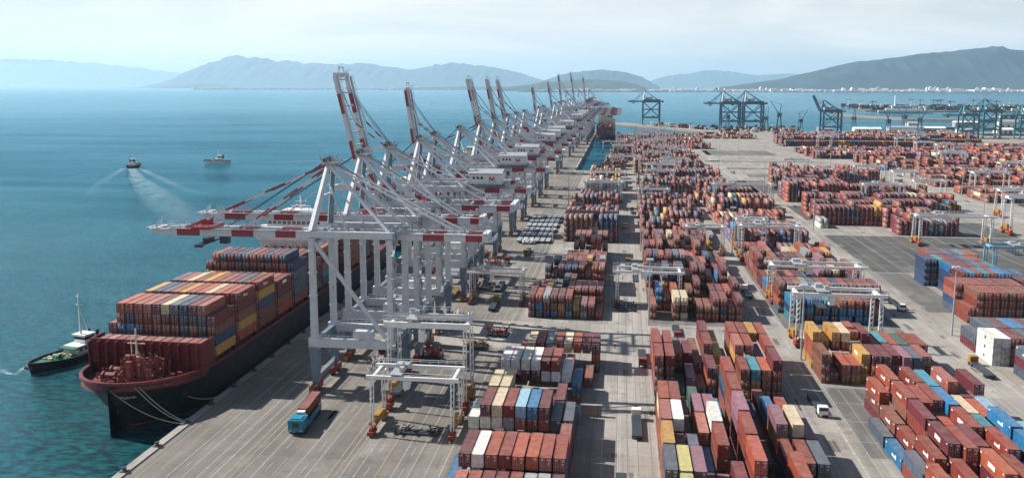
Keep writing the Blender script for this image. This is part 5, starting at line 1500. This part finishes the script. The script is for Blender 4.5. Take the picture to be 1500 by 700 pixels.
# white harbour ship and other far craft
def harbour_ship(x, y, rz, L, label, tall=False):
    root = empty('harbour_ship')
    h, d_, rm = small_hull(L, L * .17, L * .05, 'white_paint'); h.build('hull', 'white_paint', root); d_.build('deck', 'roof_grey', root)
    b = MB().box(-L * .06, L * .06, -L * .2, L * .36, L * .02, L * .09).box(-L * .05, L * .05, -L * .12, L * .26, L * .09, L * .14); b.build('superstructure', 'white_paint', root)
    MB().box(-L * .061, L * .061, -L * .1, L * .24, L * .105, L * .12).build('window_band', 'dark_glass', root)
    MB().tube((0, L * .2, L * .14), (0, L * .2, L * (.34 if tall else .22)), L * .014, 8).build('funnel', 'white_paint', root)
    MB().tube((0, -L * .08, L * .14), (0, -L * .08, L * .24), L * .006, 6).build('mast', 'white_paint', root)
    root.location = (x, y, SEA); root.rotation_euler = (0, 0, rz); return tag(root, label, 'ship', 'white ships in the outer harbour')
harbour_ship(930, 2980, R(80), 170, 'white ship with a tall slender funnel behind the blue crane', True)
harbour_ship(1150, 2380, R(95), 120, 'white ship before the outer breakwater near the right edge')
harbour_ship(1050, 2330, R(85), 70, 'small white vessel left of the teal cranes')

# far shore town and warehouses, each its own building
def far_building(w_, d_, h_, roof):
    b = MB().box(-w_ / 2, w_ / 2, -d_ / 2, d_ / 2, 0, h_)
    b.mat(1)
    if roof: b.add([(-w_ / 2 - 1, -d_ / 2 - 1, h_), (w_ / 2 + 1, -d_ / 2 - 1, h_), (w_ / 2 + 1, d_ / 2 + 1, h_), (-w_ / 2 - 1, d_ / 2 + 1, h_), (-w_ / 2, 0, h_ * 1.3), (w_ / 2, 0, h_ * 1.3)], [(0, 1, 5, 4), (2, 3, 4, 5), (0, 4, 3), (1, 2, 5)])
    else: b.box(-w_ * .3, w_ * .1, -d_ * .3, d_ * .3, h_, h_ * 1.25)
    return b.mesh('far_building', ['town_white', 'town_roof' if roof else 'town_white'])
FB = [far_building(110, 60, 16, False), far_building(60, 45, 26, True), far_building(170, 70, 20, False), far_building(40, 40, 42, False), far_building(80, 50, 18, True)]
rt = random.Random(31)
for k in range(290):
    u = rt.random() ** .8
    x = -1300 + u * 9800 + rt.gauss(0, 100); y = 12650 + rt.random() ** 1.6 * 1500 - (max(0, x - 4000) * .10)
    o = bpy.data.objects.new('far_building', FB[rt.choice([0, 0, 1, 2, 2, 3, 4])]); COL.objects.link(o)
    o.location = (x, y, 1.9); s = rt.uniform(.7, 1.5); o.scale = (s, 1, s); o.rotation_euler = (0, 0, rt.uniform(-.4, .4))
    zone = 'left end' if x < 400 else 'middle' if x < 3600 else 'right part'
    tag(o, f'tiny pale building in the {zone} of the far shore town below the hill', 'building', f'buildings in the {zone} of the far shore town')
b = MB()
for k in range(2200):
    x = -1400 + rt.random() * 10800; y = 12600 + rt.random() ** 2 * 1700 - (max(0, x - 4000) * .10); a = rt.uniform(10, 34); h_ = rt.uniform(7, 24)
    b.mat(0 if rt.random() < .8 else 1); b.box(x, x + a, y, y + a, 1, h_)
tag(b.build('far_town', ['town_white', 'town_roof']), 'mass of small pale houses along the far shore', 'houses', None, 'stuff')
b = MB()
for k in range(420):
    x = -9500 + rt.random() * 6800; y = 18100 + rt.random() * 380; a = rt.uniform(20, 60); b.box(x, x + a, y, y + a, 0, rt.uniform(12, 40))
tag(b.build('far_harbour', ['town_white']), 'pale harbour buildings on the low shore left of the cranes', 'houses', None, 'stuff')

# ------------------------------------------------------------------ vehicles and gear
def agv():
    root = empty('container_carrier')
    b = MB().box(-1.9, 1.9, -8, 8, .9, 1.9); b.build('chassis', 'agv_blue', root)
    b = MB().box(-1.9, 1.9, -8.2, -3.9, 1.9, 3.9).box(-1.4, 1.4, -7.6, -5.2, 3.9, 4.15); bo = b.build('engine_house', 'agv_blue', root)
    MB().box(-.8, .9, -8.28, -8.16, 2.1, 3.3).build('grille', 'dark_steel', bo)
    for x in (-1.3, 1.3): MB().cbox((x, -8.24, 1.4), (.4, .12, .25)).build('headlight', 'marking_white', bo)
    b = MB().box(-1.0, .9, -3.8, -2.4, 1.9, 4.4); cb = b.build('cab', 'white_paint', root); MB().box(-.9, .8, -3.86, -3.76, 3.2, 4.1).build('window', 'dark_glass', cb)
    for x in (-1.75, 1.75):
        for y in (-6.4, -4.6, 2.6, 4.4, 6.2): MB().tube((x - .25, y, .62), (x + .25, y, .62), .62, 12).build('wheel', 'rubber', root)
        for y in (-1, 3): MB().box(x * 1.03 - .06, x * 1.03 + .06, y, y + .8, 1.0, 1.7).build('marking', 'marking_white', root)
        MB().box(x * 1.09 - .06, x * 1.09 + .06, -2.2, 8, 1.9, 2.6).build('side_rail', 'agv_blue', root)
    return root
ag = agv(); ag.location = (-78.6, 199.3, .05); ag.rotation_euler = (0, 0, R(4))
tag(ag, 'blue container carrier with a maroon container on its back, alone on the apron', 'container carrier')
o = bpy.data.objects.new('shipping_container', BODY[(CL, False)]); COL.objects.link(o)
o.location = (-78.6 + .17, 199.3 - 2.3, 2.0); o.rotation_euler = (0, 0, R(4)); o.color = (.20, .045, .04, 1); tag(o, 'maroon container riding on the blue container carrier', 'container')
def truck(colc, loaded):
    root = empty('terminal_truck')
    b = MB().box(-1.2, 1.2, -8.6, -6.6, .9, 2.9); cb = b.build('cab', colc, root)
    MB().box(-1.1, 1.1, -8.66, -8.56, 1.9, 2.7).build('windscreen', 'dark_glass', cb)
    b = MB().box(-.5, .5, -8.4, 6.4, .7, 1.0).box(-1.2, 1.2, -6.2, 6.3, 1.0, 1.35); b.build('trailer', 'dark_steel', root)
    for x in (-1.05, 1.05):
        for y in (-7.8, -5.6, 3.6, 4.8): MB().tube((x - .18, y, .5), (x + .18, y, .5), .5, 10).build('wheel', 'rubber', root)
    return root
TK = [truck('machine_yellow', 0), truck('white_paint', 0), truck('bogie_red', 0)]
for t in TK: KIDS[t.name] = [(c, kids(c)) for c in kids(t)]
tu = set(); rk = random.Random(14)
spots = [(-95, 300, 'on the apron under the third crane'), (-92, 345, 'under the crane with the lone raised boom'), (-74, 262, 'between the legs of the second crane'), (-71, 290, 'between the legs of the third crane'),
         (-50, 352, 'on the apron left of the second left block'), (-54, 395, 'on the open apron past the second left block'), (-47, 430, 'among the parked trailers on the apron'), (5, 205, 'in the pale lane beside the nearest stacks'),
         (7.6, 262, 'in the pale lane near the cross road'), (4, 400, 'in the pale lane beside the second left block'), (107, 340, 'on the wide access road at the right'), (104, 455, 'on the access road before the red stacks'),
         (110, 600, 'far along the access road'), (52, 350, 'in the lane beside the third middle block'), (-90, 410, 'on the apron in the gap between ships'), (-72, 480, 'under the far cranes in the middle'),
         (3, 520, 'in the pale lane beside the third left block'), (106, 720, 'far along the access road beyond the red stacks'), (247, 800, 'on the outer east road'), (240, 690, 'at the near end of the outer east road'),
         (1.2, 172, 'at the bottom of the pale lane'), (108.5, 262, 'on the access road by the cross road'), (53, 228, 'in the lane left of the nearest right stacks'), (8, 575, 'far up the pale lane'), (105, 540, 'on the access road beside the dark lot'),
         (60, 275, 'on the cross road before the yellow stacks'), (20, 292, 'on the cross road by the middle block'), (-48, 318, 'parked on the apron beside the small gantry crane'), (109, 860, 'on the distant access road'), (-91, 372, 'by the quay edge beside the ship stern')]
for k, (x, y, wv) in enumerate(spots):
    t = TK[k % 3]; o = t if t.name not in tu else copy_tree(t); tu.add(t.name)
    o.location = (x, y, .05); o.rotation_euler = (0, 0, math.pi if k % 2 else 0)
    tag(o, f"{['yellow', 'white', 'red'][k % 3]} terminal truck with a flat trailer {wv}", 'truck', 'terminal trucks in the port')
# parked flat trailers: two groups on the apron
tp = None
for k in range(44):
    if tp is None:
        r = empty('flat_trailer'); MB().box(-1.2, 1.2, 0, 12.4, 1.0, 1.35).box(-.5, .5, 0, 12.4, .7, 1.0).build('frame', 'dark_steel', r); MB().box(-1.1, 1.1, 9.5, 11.8, .1, .9).build('wheel_set', 'rubber', r); MB().box(-1.25, 1.25, .3, 12, 1.36, 1.45).build('deck', 'galvanised', r); tp = r; KIDS[r.name] = [(c, kids(c)) for c in kids(r)]; o = r
    else: o = copy_tree(tp)
    row_, col_ = divmod(k, 6)
    if k < 36: o.location = (-55 + col_ * 3.2, 455 + row_ * 17, .05)
    else: o.location = (-100 + (k - 36) * 3.1, 466, .05)
    tag(o, f'empty flat trailer on the apron, {ordn[row_]} parked row, {ordn[col_]} from the left' if k < 36 else f'empty flat trailer by the quay edge between ships, {ordn[k - 36]} from the left', 'trailer', 'flat trailers parked on the apron')
# hatch covers and yellowish steel frames laid out by the cranes
hs_ = [(-72, 337, 'tarp_ochre', 'tan hatch cover lying under the crane with lowered boom'), (-98, 300, 'cream_paint', 'cream hatch cover stacked by the ship under the cranes'), (-73, 372, 'crane_light_grey', 'grey hatch cover lying behind the crane legs'),
       (-73, 420, 'tarp_ochre', 'tan hatch cover further along between the rails'), (-72, 455, 'crane_light_grey', 'grey hatch cover between the rails past the tan one')]
for k, (x, y, m, lab) in enumerate(hs_):
    root = empty('hatch_cover', (x, y, .05)); MB().box(-6, 6, -5.5, 5.5, .6, 1.5).build('plate', m, root)
    for q in range(5): MB().box(-6, 6, -5.2 + q * 2.5, -4.9 + q * 2.5, 1.5, 1.9).build('rib', m, root)
    for q in (-4, 4): MB().box(q - .3, q + .3, -5.5, 5.5, 0, .6).build('bearer', 'dark_steel', root)
    tag(root, lab, 'hatch cover', 'hatch covers laid under the cranes')
def lashing_rack(x, y, m, label, seed, n=46, sx=3.4, sy=3.0, hh=2.2):
    root = empty('lashing_rack', (x, y, .05)); rr = random.Random(seed)
    MB().box(-sx, sx, -sy, sy, .1, .5).build('tray', 'dark_steel', root)
    b = MB()
    for q in range(n): p = (rr.uniform(-sx, sx), rr.uniform(-sy, sy), .5 + rr.random() * .6); b.bar(p, (p[0] + rr.uniform(-1.6, 1.6), p[1] + rr.uniform(-1.6, 1.6), p[2] + rr.uniform(.2, hh)), rr.uniform(.14, .34))
    b.build('loose_gear', m, root)['kind'] = 'stuff'; tag(root, label, 'equipment', 'lashing gear racks on the apron')
for k, (x, y, m, lab) in enumerate([(-71, 247, 'white_paint', 'white heap of gear inside the legs of the nearest crane'), (-70, 236, 'white_paint', 'white gear heap by the landside leg of the nearest crane'), (-58.8, 256, 'bogie_red', 'dark red machine frame behind the nearest crane'),
        (-41, 283, 'bogie_red', 'rust coloured machine parked on the cross road'), (-46, 268, 'machine_yellow', 'yellow and red frame on the apron before the cross road'), (-49, 455, 'white_paint', 'white heap of gear near the parked trailers'),
        (-60, 398, 'bogie_red', 'red machine heap beside the far landside rail'), (-57, 350, 'dark_steel', 'dark gear heap on the apron beside the landside rail'), (3, 322, 'dark_steel', 'dark machine standing in the pale lane'),
        (-58, 300, 'white_paint', 'white gear heap at the far edge of the cross road'), (-49, 196.5, 'dark_steel', 'dark spreader frame lying under the nearest low gantry crane'), (28, 262.5, 'dark_green', 'dark machine between the rows of the middle block')]):
    if m == 'dark_green': m = 'dark_steel'
    lashing_rack(x, y, m, lab, 40 + k, hh=.5 if 'spreader' in lab else 2.2, sx=5.5 if 'spreader' in lab else 3.4, sy=1.3 if 'spreader' in lab else 3.0)
# barrier wall in the left block (grey concrete), and light masts
b = MB().box(-9.2, -3.9, 213.2, 213.8, 0, 2.9).box(-9.4, -3.7, 213.0, 214.0, 2.9, 3.05); tag(b.build('concrete_wall', 'lane_concrete'), 'pale grey concrete wall standing right of the nearest left block', 'wall')
mp_ = None
for k, (x, y) in enumerate([(57, 268), (114, 302), (10.8, 302), (10.8, 440), (57, 440), (114, 520), (114, 700), (60, 700), (-36.5, 460), (-36.5, 600), (225, 560), (264, 700), (225, 760), (100, 900), (225, 960), (150, 1130), (264, 900)]):
    if mp_ is None:
        r = empty('light_mast'); MB().tube((0, 0, 0), (0, 0, 24), .35, 8, .16).build('pole', 'galvanised', r)
        b = MB().cbox((0, 0, 24), (2.4, 2.4, .2)); b.build('lamp_frame', 'galvanised', r)
        for q in range(6): a = q * math.pi / 3; MB().cbox((1.2 * math.cos(a), 1.2 * math.sin(a), 23.7), (.5, .5, .4)).build('lamp', 'white_paint', r)
        mp_ = r; KIDS[r.name] = [(c, kids(c)) for c in kids(r)]; o = r
    else: o = copy_tree(mp_)
    o.location = (x, y, 0)
    wh_ = ['at the corner of the right block', 'by the dark lot corner', 'beside the pale lane at the cross road', 'beside the pale lane further on', 'beyond the third right block', 'on the left edge of the dark lot'][k] if k < 6 else 'far off in the yard'
    tag(o, f'tall slim light mast {wh_}', 'light mast', 'light masts in the yard')
# slim harbour cranes with jibs on the north quays
def jib_crane():
    root = empty('harbour_jib_crane')
    b = MB()
    for x in (-4, 4):
        for y in (-4, 4): b.bar((x, y, 0), (x * .5, y * .5, 22), .9)
    b.bar((-4, -4, 8), (4, -4, 8), .7).bar((-4, 4, 8), (4, 4, 8), .7); b.build('portal', 'blue_crane', root)
    MB().box(-3, 3, -3, 4, 22, 28).build('cabin', 'dark_steel', root)
    b = MB().bar((0, -2, 26), (-14, -6, 48), 1.3, 1.3, .6, .6).bar((0, 2, 28), (2, 2, 42), .9).bar((2, 2, 42), (-12, -5, 46), .3); b.build('jib', 'blue_crane', root)
    return root
jc = jib_crane(); KIDS[jc.name] = [(c, kids(c)) for c in kids(jc)]
for k, (x, y, rz, s, lab) in enumerate([(196, 1640, .3, 1.1, 'slim dark jib crane just left of the right blue quay crane pair'), (268, 1650, 1.2, 1.0, 'slim dark jib crane right of the blue quay crane pair'), (300, 1700, -.4, 1.2, 'taller dark jib crane with its arm turned left'),
        (322, 1610, 2.0, .9, 'small dark jib crane before the raised blue crane'), (455, 1545, .2, 1.0, 'dark jib crane behind the dark container rows'), (505, 1540, 2.6, 1.1, 'dark jib crane left of the teal quay cranes'),
        (690, 1530, .5, 1.1, 'dark jib crane right of the teal quay cranes'), (430, 1668, .9, 1.0, 'dark jib crane standing on the low northern pier'), (520, 1672, -.9, 1.1, 'second dark jib crane on the low northern pier')]):
    o = jc if k == 0 else copy_tree(jc); o.location = (x, y, 0); o.rotation_euler = (0, 0, rz); o.scale = (s, s, s); tag(o, lab, 'crane', 'slim jib cranes on the northern quays')
sheet('north_pier', [(352, 1640), (900, 1650), (900, 1700), (356, 1690)], -.4, 'yard_concrete', 6)
sheet('north_pier', [(560, 1880), (1400, 1860), (1400, 1960), (600, 1950)], -.4, 'mid_asphalt', 6)
rq = random.Random(8)
for k in range(16):
    L_ = rq.uniform(18, 60); x = 365 + (k % 8) * 62 if k < 8 else 600 + (k - 8) * 90; y = 1665 + rq.uniform(-6, 6) if k < 8 else 1905 + rq.uniform(-20, 20); h_ = rq.uniform(5, 12)
    root = empty('quay_shed', (x, y, -.4)); MB().box(0, L_, -9, 9, 0, h_).build('wall', 'white_paint' if k % 3 else 'roof_grey', root)
    MB().add([(-1, -10, h_), (L_ + 1, -10, h_), (L_ + 1, 10, h_), (-1, 10, h_), (-1, 0, h_ + 3), (L_ + 1, 0, h_ + 3)], [(0, 1, 5, 4), (2, 3, 4, 5), (0, 4, 3), (1, 2, 5), (0, 3, 2, 1)]).build('roof', 'town_white' if k % 2 else 'roof_grey', root)
    for q in range(3): MB().box(L_ * (.15 + q * .3), L_ * (.15 + q * .3) + 4, -9.1, -8.95, 0, min(4.5, h_ - .5)).build('door', 'dark_steel', root)
    tag(root, f"low {'white' if k % 3 else 'grey'} shed on the {'low northern pier' if k < 8 else 'pier beyond the low northern one'}, {ordn[k % 8]} from the left", 'shed', 'low sheds on the northern piers')
# outer dock clutter: far storage sheds and heaps, too small to pick apart
b = MB(); rd = random.Random(77)
for q in range(500):
    x = rd.uniform(880, 1690); y = rd.uniform(3180, 3680) if rd.random() < .75 else rd.uniform(2440, 2590)
    if y < 2600: x += 140
    a = rd.uniform(3, 14); b.mat(0 if rd.random() < .7 else 1); b.box(x, x + a * 1.6, y, y + a, -1.2, rd.uniform(3, 14))
    if rd.random() < .06: b.box(x, x + 1.5, y, y + 1.5, 0, 34); b.box(x - 10, x + 16, y, y + 1.5, 28, 30)
tag(b.build('dock_storage', ['dark_steel', 'town_white']), 'dark jumble of goods and small cranes on the outer dock', 'cargo', None, 'stuff')
b = MB()
for q in range(260):
    t = rd.random(); x = 60 + t * 110 if rd.random() < .5 else rd.uniform(180, 330); y = 1880 - (x - 60) * 1.5 if x < 175 else rd.uniform(1600, 1780)
    x += rd.uniform(-8, 8); y += rd.uniform(-10, 10); a = rd.uniform(2, 7); b.mat(rd.choice([0, 0, 1, 2])); b.box(x, x + a, y, y + a, -.6, rd.uniform(2, 9))
tag(b.build('jetty_goods', ['dark_steel', 'bogie_red', 'town_white']), 'mixed dark and red goods heaped along the curved jetty', 'cargo', None, 'stuff')
